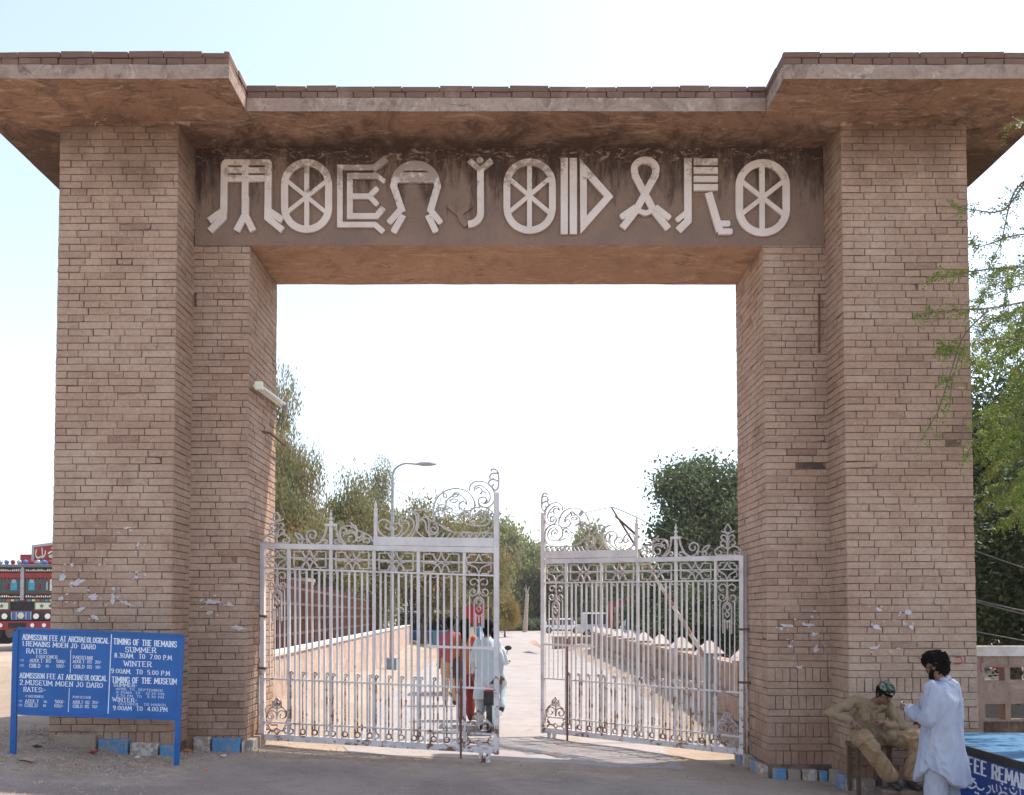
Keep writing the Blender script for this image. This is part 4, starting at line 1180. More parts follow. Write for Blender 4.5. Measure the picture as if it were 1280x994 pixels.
# ------------------------------------------------------------------ blue admission board
def pxY(px): return lerp(9.17, 9.49, (px - 15) / 205)
bn0 = P(18, 890, 9.17); bn1 = P(221, 890, 9.49)
bn = (bn1 - bn0).cross(Vector((0, 0, 1))).normalized()
if bn.y > 0: bn = -bn
def SB(px, py, off=0.0): return PP(px, py, bn0 + bn * off, bn)
root = empty('notice_board', (lerp(bn0.x, bn1.x, .5), 9.33, gz(-4.4, 9.3)), 'blue board of admission fees and opening times on two posts', 'sign')
m = MB(); m.prism([SB(22, 786), SB(229, 794), SB(221, 899.5), SB(17, 892)], -bn * .02); o = m.obj('panel', M['sign_blue'], root); fix_normals(o)
for (a, b_, w) in (((22, 786), (229, 794), 3), ((17, 892), (221, 899.5), 3), ((22, 786), (17, 892), 3), ((229, 794), (221, 899.5), 4)):
    dx, dy = b_[0] - a[0], b_[1] - a[1]; l = math.hypot(dx, dy); nx, ny = -dy / l * w / 2, dx / l * w / 2
    m = MB(); m.prism([SB(a[0] + nx, a[1] + ny, .012), SB(b_[0] + nx, b_[1] + ny, .012), SB(b_[0] - nx, b_[1] - ny, .012), SB(a[0] - nx, a[1] - ny, .012)], -bn * .034)
    fix_normals(m.obj('frame_rail', M['sign_blue'], root))
for (a, b_) in (((19, 789), (15.2, 949)), ((226.5, 798), (220, 959))):
    m = MB(); A, B2 = SB(*a, .01), SB(*b_, .01)
    x = (B2 - A).normalized(); s = Vector((.028, 0, 0)); d = -bn * .05
    vs = [A - s, A + s, A + s + d, A - s + d, B2 - s, B2 + s, B2 + s + d, B2 - s + d]
    m.add(vs, [(0, 1, 2, 3), (7, 6, 5, 4), (0, 4, 5, 1), (1, 5, 6, 2), (2, 6, 7, 3), (3, 7, 4, 0)]); fix_normals(m.obj('post', M['sign_blue'], root))
T = [("ADMISSION FEE AT ARCHAEOLOGICAL", 100, 90, 705, 118, 35), ("1.REMAINS MOEN JO~ DARO", 98, 135, 612, 160, 32), ("RATES.", 125, 187, 285, 192, 30), ("FOREIGNER", 195, 227, 345, 231, 20),
     ("(1)", 85, 252, 112, 253, 14), ("ADULT~ RS", 150, 254, 300, 258, 22), ("500/-", 335, 260, 405, 263, 22), ("(2)", 82, 288, 112, 289, 14), ("CHILD~", 148, 290, 232, 292, 24), ("RS", 262, 293, 284, 294, 15), ("100/-", 335, 292, 400, 295, 22),
     ("PAKISTANI", 450, 232, 590, 237, 22), ("ADULT~ RS", 450, 261, 585, 264, 20), ("20/-", 605, 265, 655, 267, 20), ("CHILD~ RS", 455, 296, 585, 299, 22), ("10/-", 608, 300, 652, 302, 20),
     ("ADMISSION FEE AT ARCHAEOLOGICAL", 80, 357, 692, 380, 34), ("2.MUSEUM MOEN JO DARO", 78, 405, 662, 428, 32), ("RATES:-", 106, 454, 265, 460, 30), ("FOREIGNER", 122, 502, 247, 506, 15), ("PAKISTANI", 450, 508, 577, 512, 15),
     ("(1)", 75, 536, 100, 537, 14), ("ADULT", 118, 536, 216, 540, 22), ("RS", 250, 541, 272, 542, 14), ("500/-", 325, 540, 396, 543, 22), ("(2)", 72, 564, 100, 565, 14), ("CHILD~", 115, 565, 215, 568, 22), ("RS", 245, 568, 265, 569, 15), ("100/-", 320, 569, 388, 572, 22),
     ("ADULT~ RS", 450, 543, 568, 546, 20), ("20/-", 585, 546, 635, 548, 20), ("CHILD~ RS", 450, 572, 565, 575, 20), ("10/-", 585, 575, 630, 577, 20),
     ("TIMING OF THE REMAINS", 732, 120, 1175, 143, 38), ("SUMMER", 812, 178, 1032, 184, 34), ("8.30AM.  TO  7.00 P.M", 738, 217, 1140, 236, 30), ("WINTER", 803, 275, 1000, 281, 34), ("9.00AM.  TO  5.00 P.M", 715, 325, 1127, 344, 30),
     ("TIMING OF THE MUSEUM", 720, 386, 1177, 402, 38), ("SUMMER-", 732, 422, 900, 428, 24), ("APRIL TO  SEPTEMBER", 750, 451, 1077, 464, 15), ("8.30AM  TO   12.30 PM", 752, 474, 1087, 489, 15), ("2.30 PM  TO   5.30 PM", 752, 497, 1085, 512, 15),
     ("WINTER-", 725, 524, 900, 532, 26), ("OCTOBER   TO MARCH", 768, 554, 1098, 565, 15), ("9.00AM  TO  4.00.PM", 728, 583, 1110, 596, 28)]
def sbf(x, y, off): return SB(10 + x / 5.565, 780 + y / 5.565, off)
for (t, x0, y0, x1, y1, cap) in T:
    m = MB(); write_text(m, t, x0, y0, x1, y1, cap, sbf, .17 if cap > 24 else .16); o = m.obj('lettering', M['white_paint'], root)
    tag(o, kind='stuff')
for (a, b_, w) in (((720, 72), (696, 625), 6), ((437, 178), (433, 340), 4), ((427, 447), (419, 613), 4)):
    m = MB(); m.add([sbf(a[0] - w / 2, a[1], .001), sbf(a[0] + w / 2, a[1], .001), sbf(b_[0] + w / 2, b_[1], .001), sbf(b_[0] - w / 2, b_[1], .001)], [(0, 1, 2, 3)]); m.obj('painted_line', M['white_paint'], root)

# ------------------------------------------------------------------ blue fee table at the right
TZ = CAM_H - 1.30
TX = 4.56
ty0, ty1 = 7.0, 9.72
root = empty('fee_table', (5.3, 8.4, gz(5, 8.4)), 'long blue table with a paint-streaked top, FEE REMAIN lettered on its side', 'table')
m = MB(); m.bb(TX + .03, 6.3, ty0, ty1, gz(5, 8.4) - .1, TZ - .05); m.obj('cabinet', M['booth_blue'], root)
m = MB(); m.bb(TX - .01, 6.33, ty0 - .03, ty1 + .02, TZ - .05, TZ); o = m.obj('table_top', M['booth_top'], root)
m = MB(); m.bb(TX - .035, TX - .012, ty0 - .05, ty1 + .03, TZ - .07, TZ + .006); m.obj('edge_strip', M['dark'], root)
def TB(px, py, off): return PP(px, py, Vector((TX + .03 - off - .001, 8, 0)), Vector((-1, 0, 0)))
tb = lambda x, y, off: TB(1000 + x / 4.571, 780 + y / 4.571, off)
m = MB(); write_text(m, "FEE REMAINS", 955, 795, 1350, 925, 78, tb, .17); tag(m.obj('lettering', M['white_paint'], root), kind='stuff')
def script_strokes(name, strokes, fn, w, mat, parent):
    m = MB(); n = 0
    for st in strokes:
        q = bez(st, 5)
        if len(st) == 1: st = [st[0], (st[0][0] + w, st[0][1] + w)]; q = st
        for i in range(len(q) - 1):
            pa, pb = q[i], q[i + 1]; dx, dy = pb[0] - pa[0], pb[1] - pa[1]; l = math.hypot(dx, dy) or 1; ux, uy = dx / l, dy / l
            ww = w * (1.15 if abs(ux) > .6 else .7) / 2; e = ww * .4; off = .0012 + .0003 * (n % 6); n += 1
            c = [(pa[0] - ux * e - uy * ww, pa[1] - uy * e + ux * ww), (pb[0] + ux * e - uy * ww, pb[1] + uy * e + ux * ww), (pb[0] + ux * e + uy * ww, pb[1] + uy * e - ux * ww), (pa[0] - ux * e + uy * ww, pa[1] - uy * e - ux * ww)]
            m.add([fn(x, y, off) for x, y in c], [(0, 1, 2, 3)])
    return tag(m.obj(name, mat, parent), kind='stuff')
script_strokes('script_lettering', [[(942, 925), (948, 932), (960, 926), (978, 938), (1000, 930), (1006, 912), (985, 895), (978, 882), (1000, 888)], [(1008, 925), (1020, 942), (1040, 948), (1052, 938)], [(1000, 960)], [(1014, 965)],
    [(1078, 925), (1090, 940), (1082, 960), (1066, 968)], [(1098, 920), (1104, 950), (1112, 962)], [(1122, 915), (1126, 958)], [(1142, 925), (1150, 955), (1136, 972), (1160, 962), (1182, 972)], [(1150, 910)], [(1170, 935)], [(1196, 940), (1206, 962), (1228, 972), (1240, 955)], [(1215, 935)], [(1255, 930), (1260, 975)]],
    tb, 8, M['white_paint'], root)

# ------------------------------------------------------------------ people
def ring_loft(rings, n=20):
    """rings: (cx, cy, cz, rx, ry, yaw)"""
    vs = []; fs = []
    for (cx, cy, cz, rx, ry, *yw) in rings:
        yaw = yw[0] if yw else 0
        for k in range(n):
            a = 2 * math.pi * k / n; x, y = rx * math.cos(a), ry * math.sin(a)
            vs.append((cx + x * math.cos(yaw) - y * math.sin(yaw), cy + x * math.sin(yaw) + y * math.cos(yaw), cz))
    for i in range(len(rings) - 1):
        for k in range(n):
            k2 = (k + 1) % n; fs.append((i * n + k, i * n + k2, (i + 1) * n + k2, (i + 1) * n + k))
    fs.append(tuple(range(n - 1, -1, -1))); fs.append(tuple(range((len(rings) - 1) * n, len(rings) * n)))
    return vs, fs
class Form(MB):
    def cap(self, a, b, ra, rb, n=12):
        a, b = Vector(a), Vector(b); d = (b - a).normalized(); pts = []; rs_ = []
        for t in (-.98, -.7, -.35): pts.append(a + d * ra * t); rs_.append(ra * math.sqrt(1 - t * t))
        for t in (0, .5, 1): pts.append(a.lerp(b, t)); rs_.append(lerp(ra, rb, t))
        for t in (.35, .7, .98): pts.append(b + d * rb * t); rs_.append(rb * math.sqrt(1 - t * t))
        return self.tube(pts, rs_, n)
    def chain(self, pts, rs_):
        for i in range(len(pts) - 1): self.cap(pts[i], pts[i + 1], rs_[i], rs_[i + 1])
        return self
    def loft(self, rings):
        v, f = ring_loft(rings); return self.add(v, f)
def form_obj(name, form, voxel, mat, parent, M4, fold=0, fscale=(6, 6, 2.2), smooth_it=3, clip=None):
    """weld the overlapping volumes into one continuous surface, add cloth folds, place it"""
    me = form.mesh(name); tmp = bpy.data.objects.new('tmp', me); col.objects.link(tmp)
    bm = bmesh.new(); bm.from_mesh(me); bmesh.ops.recalc_face_normals(bm, faces=bm.faces); bm.to_mesh(me); bm.free()
    md = tmp.modifiers.new('r', 'REMESH'); md.mode = 'VOXEL'; md.voxel_size = voxel; md.adaptivity = 0
    sm = tmp.modifiers.new('s', 'SMOOTH'); sm.factor = .5; sm.iterations = smooth_it
    dg = bpy.context.evaluated_depsgraph_get(); ev = tmp.evaluated_get(dg)
    out = bpy.data.meshes.new_from_object(ev); bpy.data.objects.remove(tmp)
    if fold:
        n_ = len(out.vertices); co = np.empty(n_ * 3, dtype=np.float32); no = np.empty(n_ * 3, dtype=np.float32)
        out.vertices.foreach_get('co', co); out.vertex_normals.foreach_get('vector', no); amp = np.empty(n_, dtype=np.float32)
        for i in range(n_):
            q = Vector((co[3 * i] * fscale[0], co[3 * i + 1] * fscale[1], co[3 * i + 2] * fscale[2]))
            # ridged noise bent by a slower one, so that creases run and fork like pulled cloth
            q += mnoise.noise_vector(q * .45) * 1.6
            w = 1 - abs(mnoise.noise(q)) * 3.2; w2 = 1 - abs(mnoise.noise(q * 2.4 + Vector((4, 7, 1)))) * 2.6
            amp[i] = fold * (max(w, -.5) + .45 * w2 - .30)
        out.vertices.foreach_set('co', (co.reshape(-1, 3) + no.reshape(-1, 3) * amp[:, None]).ravel()); out.update()
    out.transform(M4); out.name = name
    o = link(name, out, mat, parent, None, True); return o

def person(loc, yaw, J, label, style, voxel=.012, group=None, lean=0):
    """J: joints in a local frame (x right, y forward, z up)"""
    M4 = Matrix.Translation(Vector(loc)) @ Matrix.Rotation(yaw, 4, 'Z') @ Matrix.Scale(style.get('scale', 1.0), 4)
    root = empty('person', loc, label, 'person', group)
    V = lambda k: Vector(J[k])
    hd = V('head'); nk = V('neck'); f = Vector(J.get('face', (0, 1, 0))).normalized()   # face direction
    up = (hd - nk).normalized(); up = (up - f * up.dot(f)).normalized(); rt = f.cross(up).normalized()
    H = lambda x, y, z: hd + rt * x + f * y + up * z
    sc = style.get('head', 1.0)
    B = Form(); 
    B.chain([H(0, -.018 * sc, .035 * sc), H(0, .02 * sc, .03 * sc)], [.083 * sc, .074 * sc])
    B.chain([H(0, .02 * sc, -.02 * sc), H(0, .045 * sc, -.075 * sc)], [.064 * sc, .038 * sc])
    B.chain([H(-.03 * sc, .03 * sc, -.045 * sc), H(.03 * sc, .03 * sc, -.045 * sc)], [.036 * sc] * 2)
    B.chain([H(0, .082 * sc, .015 * sc), H(0, .102 * sc, -.018 * sc)], [.010 * sc, .016 * sc])            # nose
    B.chain([H(-.030 * sc, .076 * sc, .030 * sc), H(.030 * sc, .076 * sc, .030 * sc)], [.013 * sc] * 2)    # brow
    B.chain([H(-.018 * sc, .078 * sc, -.048 * sc), H(.018 * sc, .078 * sc, -.048 * sc)], [.011 * sc] * 2)  # lips
    for s in (-1, 1): B.chain([H(s * .078 * sc, -.012 * sc, .012 * sc), H(s * .082 * sc, -.016 * sc, -.022 * sc)], [.017 * sc, .011 * sc])
    B.chain([H(0, -.005, -.05 * sc), nk], [.053 * sc, .057 * sc])
    ch, hp = V('chest'), V('hips')
    shw = (V('sho_r') - V('sho_l')); 
    B.chain([nk, ch, V('waist'), hp], [.056, .105, .095, .10]); B.chain([V('sho_l'), ch], [.042, .08]); B.chain([V('sho_r'), ch], [.042, .08])
    for s in 'lr':
        B.chain([V('sho_' + s), V('elb_' + s), V('wri_' + s)], [.040, .034, .026])
        B.chain([V('hip_' + s), V('kne_' + s), V('ank_' + s)], [.068, .048, .037])
        # hand: palm, four fingers and a thumb
        w = V('wri_' + s); d = (Vector(J.get('han_' + s, w + (w - V('elb_' + s)).normalized())) - w).normalized()
        pn = Vector(J.get('palm_' + s, (0, 0, -1))).normalized(); pn = (pn - d * pn.dot(d)).normalized(); sd = d.cross(pn)
        if s == 'l': sd = -sd
        curl = style.get('curl', .6)
        B.chain([w, w + d * .045], [.026, .030]); B.chain([w + d * .05 - sd * .022, w + d * .05 + sd * .022], [.019] * 2); B.chain([w + d * .075 - sd * .024, w + d * .075 + sd * .024], [.015] * 2)
        for i, (o_, ln) in enumerate(((-.030, .068), (-.010, .078), (.010, .074), (.029, .058))):
            b0 = w + d * .085 + sd * o_; c = curl * (.8 + .12 * i)
            d1 = (d * math.cos(c * .6) + pn * math.sin(c * .6)); d2 = (d * math.cos(c * 1.5) + pn * math.sin(c * 1.5)); d3 = (d * math.cos(c * 2.3) + pn * math.sin(c * 2.3))
            p1 = b0 + d1 * ln * .45; p2 = p1 + d2 * ln * .33; p3 = p2 + d3 * ln * .25
            B.chain([b0, p1, p2, p3], [.0098, .009, .0085, .0075])
        t0 = w + d * .03 - sd * .028; B.chain([t0, t0 + (d * .6 - sd * .7 + pn * .3).normalized() * .038, t0 + (d * .8 - sd * .45 + pn * .5).normalized() * .068], [.014, .011, .009])
    bo = form_obj('body', B, .009 if voxel < .014 else .015, M['skin'], root, M4, smooth_it=2)
    for s in (-1, 1):
        e = MB(); e.sphere(M4 @ H(s * .031 * sc, .078 * sc, .012 * sc), .0115 * sc, 8, 6); e.obj('eye', M['dark'], root, smoothing=True)
    style['dress'](root, M4, V, H, J, sc, voxel)
    return root

def hair(root, M4, H, sc, curly=.012, back=.0, beard=False, mat='hair', seed=0, voxel=.009, long=False):
    F = Form()
    F.chain([H(0, -.03 * sc, .052 * sc), H(0, .028 * sc, .070 * sc)], [.094 * sc, .078 * sc])
    F.chain([H(0, -.052 * sc, -.0 * sc), H(0, -.05 * sc, -.045 * sc)], [.075 * sc, .055 * sc])
    if long: F.chain([H(0, -.06, 0), H(0, -.09, -.12), H(0, -.10, -.26)], [.085, .075, .05])
    for s in (-1, 1): F.chain([H(s * .066 * sc, -.02 * sc, .04 * sc), H(s * .074 * sc, .006 * sc, .0)], [.035 * sc, .013 * sc])
    form_obj('hair', F, voxel, M[mat], root, M4, fold=curly, fscale=(34, 34, 34), smooth_it=1)
    if beard:
        F = Form(); F.chain([H(-.066 * sc, .012 * sc, -.03 * sc), H(-.04 * sc, .05 * sc, -.075 * sc), H(0, .066 * sc, -.092 * sc), H(.04 * sc, .05 * sc, -.075 * sc), H(.066 * sc, .012 * sc, -.03 * sc)], [.020 * sc, .027 * sc, .030 * sc, .027 * sc, .020 * sc])
        F.chain([H(-.02 * sc, .084 * sc, -.035 * sc), H(.02 * sc, .084 * sc, -.035 * sc)], [.009 * sc] * 2)
        form_obj('beard', F, voxel, M[mat], root, M4, fold=.004, fscale=(50, 50, 50), smooth_it=1)

def sandals(root, M4, V, J, mat='leather', shoe=True):
    for s in 'lr':
        a = V('ank_' + s); fd = Vector(J.get('foot_' + s, (0, 1, 0))).normalized(); z = a.z - .045
        F = Form(); F.chain([a + Vector((0, 0, -.02)) - fd * .02, a + fd * .07 + Vector((0, 0, -.045)), a + fd * .15 + Vector((0, 0, -.058))], [.046, .040, .030])
        F.chain([a - fd * .03 + Vector((0, 0, -.05)), a + fd * .13 + Vector((0, 0, -.062))], [.033, .034])
        form_obj('shoe', F, .012, M[mat], root, M4)

def dress_kameez(shirt, trousers, beard=False, hem=.55, hairstyle='short', curly=.012, fold=.010, shoe='leather', sleeve=1.0, fsc=(6, 6, 2.2), slit=0):
    def fn(root, M4, V, H, J, sc, voxel):
        sl = J.get('slim', 1.0)
        ch, hp, wa = V('chest'), V('hips'), V('waist'); hemz = hem; k = J.get('kneez', .47)
        F = Form(); yw = J.get('twist', 0)
        kl, kr = V('kne_l'), V('kne_r'); lowc = (kl + kr) / 2
        sw = (V('sho_r') - V('sho_l')).length / 2
        n = V('neck')
        rings = [(lerp(lowc.x, hp.x, .55), lerp(lowc.y, hp.y, .55) - .0, hemz, .245, .19, yw), (lerp(lowc.x, hp.x, .75), lerp(lowc.y, hp.y, .75), lerp(hemz, hp.z, .5), .225, .175, yw), (hp.x, hp.y, hp.z, .20, .16, yw), (wa.x, wa.y, wa.z, .185, .145, yw), (lerp(wa.x, ch.x, .5), lerp(wa.y, ch.y, .5), lerp(wa.z, ch.z, .5), .195, .148, yw),
                 (ch.x, ch.y, ch.z + .02, sw + .025, .15, yw), (lerp(ch.x, n.x, .5), lerp(ch.y, n.y, .5), lerp(ch.z, n.z, .62), sw - .015, .118, yw), (n.x, n.y, lerp(ch.z, n.z, .93), .105, .085, yw), (n.x, n.y, n.z + .0, .070, .070, yw)]
        F.loft([(a_, b_, c_, d_ * sl, e_ * sl, *r_) for (a_, b_, c_, d_, e_, *r_) in rings])
        for s in 'lr':
            w = V('elb_' + s).lerp(V('wri_' + s), .93 * sleeve)
            F.chain([V('sho_' + s), V('elb_' + s), w], [.074 * sl, .064 * sl, .048 * sl])
        # collar
        F.chain([H(-.045, -.05, -.135), H(0, -.072, -.128), H(.045, -.05, -.135)], [.018] * 3)
        o = form_obj('shirt', F, voxel, M[shirt], root, M4, fold=fold, fscale=fsc)
        if slit:   # side slits: the hem rises in a round curve at each side, the tails flare front and back
            inv = M4.inverted(); base = worldpos[o]; n_ = len(o.data.vertices); co = np.empty(n_ * 3, dtype=np.float32); o.data.vertices.foreach_get('co', co); co = co.reshape(-1, 3)
            for i in range(n_):
                q = inv @ (Vector(co[i]) + base)
                if q.z < hemz + .30:
                    a = math.atan2(q.y - hp.y, q.x - hp.x); sd = abs(math.cos(a)) ** 5; t = clamp((hemz + .30 - q.z) / .30, 0, 1)
                    q.z += slit * sd * t; fl = 1 + .10 * t * (1 - sd); q.x = hp.x + (q.x - hp.x) * fl; q.y = hp.y + (q.y - hp.y) * fl
                    co[i] = (M4 @ q) - base
            o.data.vertices.foreach_set('co', co.ravel()); o.data.update()
        F = Form()
        for s in 'lr':
            F.chain([V('hip_' + s), V('kne_' + s), V('kne_' + s).lerp(V('ank_' + s), .93)], [.125 * sl, .10 * sl, .075 * sl])
        form_obj('trousers', F, voxel, M[trousers], root, M4, fold=fold * .9)
        hair(root, M4, H, sc, curly, beard=beard, voxel=max(.008, voxel * .8), long=(hairstyle == 'long'))
        sandals(root, M4, V, J, shoe)
    return fn

STAND = dict(head=(0, .02, 1.565), neck=(0, -.01, 1.42), chest=(0, 0, 1.24), waist=(0, 0, 1.03), hips=(0, 0, .90), sho_l=(-.175, 0, 1.36), sho_r=(.175, 0, 1.36),
             elb_l=(-.24, -.03, 1.09), elb_r=(.24, -.03, 1.09), wri_l=(-.25, .05, .86), wri_r=(.25, .05, .86), hip_l=(-.09, 0, .88), hip_r=(.09, 0, .88),
             kne_l=(-.10, .02, .48), kne_r=(.10, .02, .48), ank_l=(-.11, -.02, .09), ank_r=(.11, -.02, .09))
# man in white by the fee table: his back three quarters to the camera, left hand raised in front
J = dict(STAND); J.update(slim=1.07, elb_l=(-.235, .03, 1.10), wri_l=(-.12, .25, 1.16), han_l=(-.08, .40, 1.20), palm_l=(.9, 0, .3), elb_r=(.27, .0, 1.09), wri_r=(.19, .22, 1.02), han_r=(.12, .36, 1.03), palm_r=(-1, 0, 0),
                         head=(-.005, .045, 1.565), face=(.10, 1, -.28))
mx_, my_ = (1175 - 633) / 1100 * 8.15, 8.15
person((mx_, my_, CAM_H - 2.045), R(40), J, 'bearded man with curly hair in long white shirt standing at the blue table',
       dict(dress=dress_kameez('guest_cloth', 'guest_cloth', beard=True, hem=.50, curly=.016, fold=.018, fsc=(8.5, 8.5, 2.2), slit=.15), curl=.9, head=1.0), .0105)
# slit tails of the shirt are part of the cloth: seated guard next
gx, gy = (1088 - 633) / 1100 * 9.75, 9.80
gzz = -.07
J = dict(head=(-.115, .20, 1.085), neck=(-.045, .05, .985), chest=(0, -.02, .83), waist=(.01, -.03, .67), hips=(.02, -.03, .57), sho_l=(-.20, .03, .915), sho_r=(.17, .0, .975),
         elb_r=(.50, .08, .85), wri_r=(.27, .22, .765), han_r=(.18, .27, .73), palm_r=(0, -.3, -1), elb_l=(-.33, .14, .69), wri_l=(-.06, .27, .77), han_l=(.04, .30, .805), palm_l=(.2, -.2, -1),
         hip_l=(-.09, 0, .55), hip_r=(.12, 0, .55), kne_l=(-.46, .36, .60), kne_r=(.19, .44, .59), ank_l=(-.33, .40, .12), ank_r=(-.14, .42, .12), face=(-.50, 1, -.60), foot_l=(-.3, 1, 0), foot_r=(-.1, 1, 0), twist=0)
def guard_dress(root, M4, V, H, J, sc, voxel):
    F = Form()
    F.loft([(.02, .04, .50, .17, .16), (.02, 0, .58, .172, .15), (.01, -.03, .67, .165, .132), (.0, -.03, .76, .172, .13), (-.005, -.02, .84, .182, .13), (-.015, .0, .90, .165, .11), (-.03, .02, .95, .11, .085), (-.045, .04, .985, .066, .066)])
    for s in 'lr': F.chain([V('sho_' + s), V('elb_' + s), V('elb_' + s).lerp(V('wri_' + s), .88)], [.068, .054, .043])
    F.chain([V('sho_l'), V('sho_r')], [.072, .072])
    F.chain([(-.10, .08, .55), (-.20, .20, .60)], [.115, .085]); F.chain([(.12, .08, .55), (.15, .24, .60)], [.115, .085])
    for s in (-1, 1): F.chain([(s * .02 - .035, .125, .93), (s * .075 - .04, .10, .955), (s * .07 - .04, .0, .985)], [.013, .017, .017])
    form_obj('shirt', F, voxel, M['khaki_shirt'], root, M4, fold=.018, fscale=(7, 7, 7))
    b = MB()
    for s in (-1, 1):
        c = M4 @ Vector((s * .085 - .005, .116, .815)); b = MB(); b.box(c, (.085, .010, .085), yaw_g); b.obj('breast_pocket', M['khaki_shirt'], root)
    
    F = Form()
    for s in 'lr':
        F.chain([V('hip_' + s), V('kne_' + s), V('kne_' + s).lerp(V('ank_' + s), .88)], [.105, .098, .085])
    form_obj('trousers', F, voxel, M['khaki'], root, M4, fold=.022, fscale=(6, 6, 4))
    hair(root, M4, H, sc, .006, voxel=.010)
    F = Form(); F.chain([H(0, -.03, .082), H(0, .02, .088)], [.088, .078]); F.chain([H(-.05, .08, .078), H(0, .125, .074), H(.05, .08, .078)], [.010] * 3); F.chain([H(0, .08, .08), H(0, .115, .076)], [.018, .010])
    form_obj('cap', F, .009, M['camo'], root, M4)
    F = Form(); F.chain([H(-.024, .088, -.030), H(.024, .088, -.030)], [.009, .009]); form_obj('moustache', F, .007, M['hair'], root, M4)
    sandals(root, M4, V, J)
M['camo'] = simple('camouflage_cloth', (.035, .045, .03), (.22, .24, .20), 32, .9, .2, .003, lo=.5, hi=.56, local=True)
yaw_g = R(172)
person((gx, gy, gzz), yaw_g, J, 'guard in khaki uniform and camouflage cap slumped on a seat against the right pillar', dict(dress=guard_dress, curl=.8, head=1.0, scale=.92), .012)
root = empty('stool', (gx, gy + .08, gzz), 'low wooden stool under the seated guard', 'stool')
m = MB(); m.bb(gx - .2, gx + .2, gy - .1, gy + .22, gzz + .40, gzz + .44); m.obj('seat', M['wood'], root)
for sx in (-.17, .17):
    for sy in (-.07, .19):
        m = MB(); m.bb(gx + sx - .02, gx + sx + .02, gy + sy - .02, gy + sy + .02, gzz - .25, gzz + .40); m.obj('leg', M['wood'], root)

m = MB(); m.box((gx + .18, 9.42, -.155), (.50, .32, .22), .05); o = m.obj('stone_step', M['mortar']); o.modifiers.new('b', 'BEVEL').width = .02; tag(o, 'low rough stone step under the feet of the seated guard', 'step')
# group walking away behind the left gate leaf
def walk(seed, step=.16, **kw):
    J = dict(STAND); J.update(slim=.84, sho_l=(-.15, 0, 1.36), sho_r=(.15, 0, 1.36), elb_l=(-.20, -.03, 1.09), elb_r=(.20, -.03, 1.09), wri_l=(-.21, .05, .86), wri_r=(.21, .05, .86)); J.update(kne_l=(-.09, .06 + step * .5, .49), ank_l=(-.09, step, .10), kne_r=(.09, .02, .48), ank_r=(.09, -step, .11)); J.update(kw); return J
def put(px, Y, gl=None): return ((px - 633) / 1100 * Y, Y, gl if gl is not None else gz((px - 633) / 1100 * Y, Y) - .0)
person(put(609, 13.4), R(6), walk(1, .20, elb_l=(-.21, .02, 1.1), wri_l=(-.19, .16, .90)), 'man in pale blue shirt and trousers walking away behind the left gate leaf',
       dict(dress=dress_kameez('lightblue', 'lightblue', hem=.50, curly=.008, fold=.012), curl=.5), .016, 'people walking up the road behind the gate')
person(put(582, 14.6), R(-4), walk(2, .08), 'person in orange shirt and rust red trousers walking with dark hair',
       dict(dress=dress_kameez('orange', 'maroon', hem=.78, curly=.008, fold=.012, hairstyle='long'), curl=.5), .018, 'people walking up the road behind the gate')
person(put(563, 17.0), R(2), walk(3, .12), 'person in magenta top and tan trousers, leftmost of the walkers',
       dict(dress=dress_kameez('pink', 'tan_cloth', hem=.85, curly=.006, fold=.012), curl=.5), .02, 'people walking up the road behind the gate')
def sack(c, r, lab, mat):
    F = Form(); F.chain([Vector(c), Vector(c) + Vector((0, 0, r[2]))], [r[0], r[1]])
    o = form_obj('shoulder_bag', F, .02, M[mat], None, Matrix.Identity(4), fold=.01); tag(o, lab, 'bag'); return o
p = put(577, 14.6); sack((p[0] - .02, p[1], p[2] + .82), (.15, .13, .16), 'black bag carried low beside the person in orange', 'black')
# motorcycle and rider heading away, right of the man in pale blue
mp = put(613, 13.9)
def motorcycle(c, lab):
    x, y, z = c; root = empty('motorcycle', c, lab, 'motorcycle')
    for dy in (-.62, .62):
        b = MB(); b.wheel((x, y + dy, z + .29), .29, .085, 'x', 24); w = b.obj('wheel', M['black'], root)
        b = MB(); b.wheel((x, y + dy, z + .29), .17, .095, 'x', 16); b.obj('rim', M['chrome'], w)
    b = MB(); b.sphere((x, y + .12, z + .78), (.13, .27, .13), 12, 8); b.obj('fuel_tank', M['red'], root, smoothing=True)
    b = MB(); b.box((x, y - .32, z + .79), (.24, .62, .09), taper=.12); b.obj('saddle', M['black'], root)
    b = MB(); b.box((x, y, z + .42), (.22, .34, .28), taper=.15); b.obj('engine', M['grey'], root)
    b = MB(); b.tube([(x, y + .62, z + .29), (x, y + .42, z + .92), (x, y + .38, z + 1.02)], .028, 8); b.obj('fork', M['chrome'], root)
    b = MB(); b.tube([(x - .29, y + .22, z + 1.04), (x - .16, y + .36, z + 1.05), (x + .16, y + .36, z + 1.05), (x + .29, y + .22, z + 1.04)], .016, 8); b.obj('handlebar', M['black'], root)
    b = MB(); b.tube([(x + .13, y - .1, z + .25), (x + .15, y - .85, z + .33)], [.03, .045], 8); b.obj('exhaust', M['chrome'], root)
    b = MB(); b.box((x, y - .80, z + .55), (.17, .06, .22)); b.obj('rear_mudguard', M['black'], root)
    b = MB(); b.box((x, y - .84, z + .68), (.12, .05, .07)); b.obj('tail_light', M['red'], root)
    for s in (-1, 1):
        b = MB(); b.tube([(x + s * .24, y + .28, z + 1.05), (x + s * .27, y + .30, z + 1.22)], .007, 5); b.sphere((x + s * .28, y + .30, z + 1.25), (.06, .015, .04), 8, 5); b.obj('mirror', M['black'], root)
motorcycle(mp, 'motorcycle seen from behind, half hidden by the end of the left gate leaf')
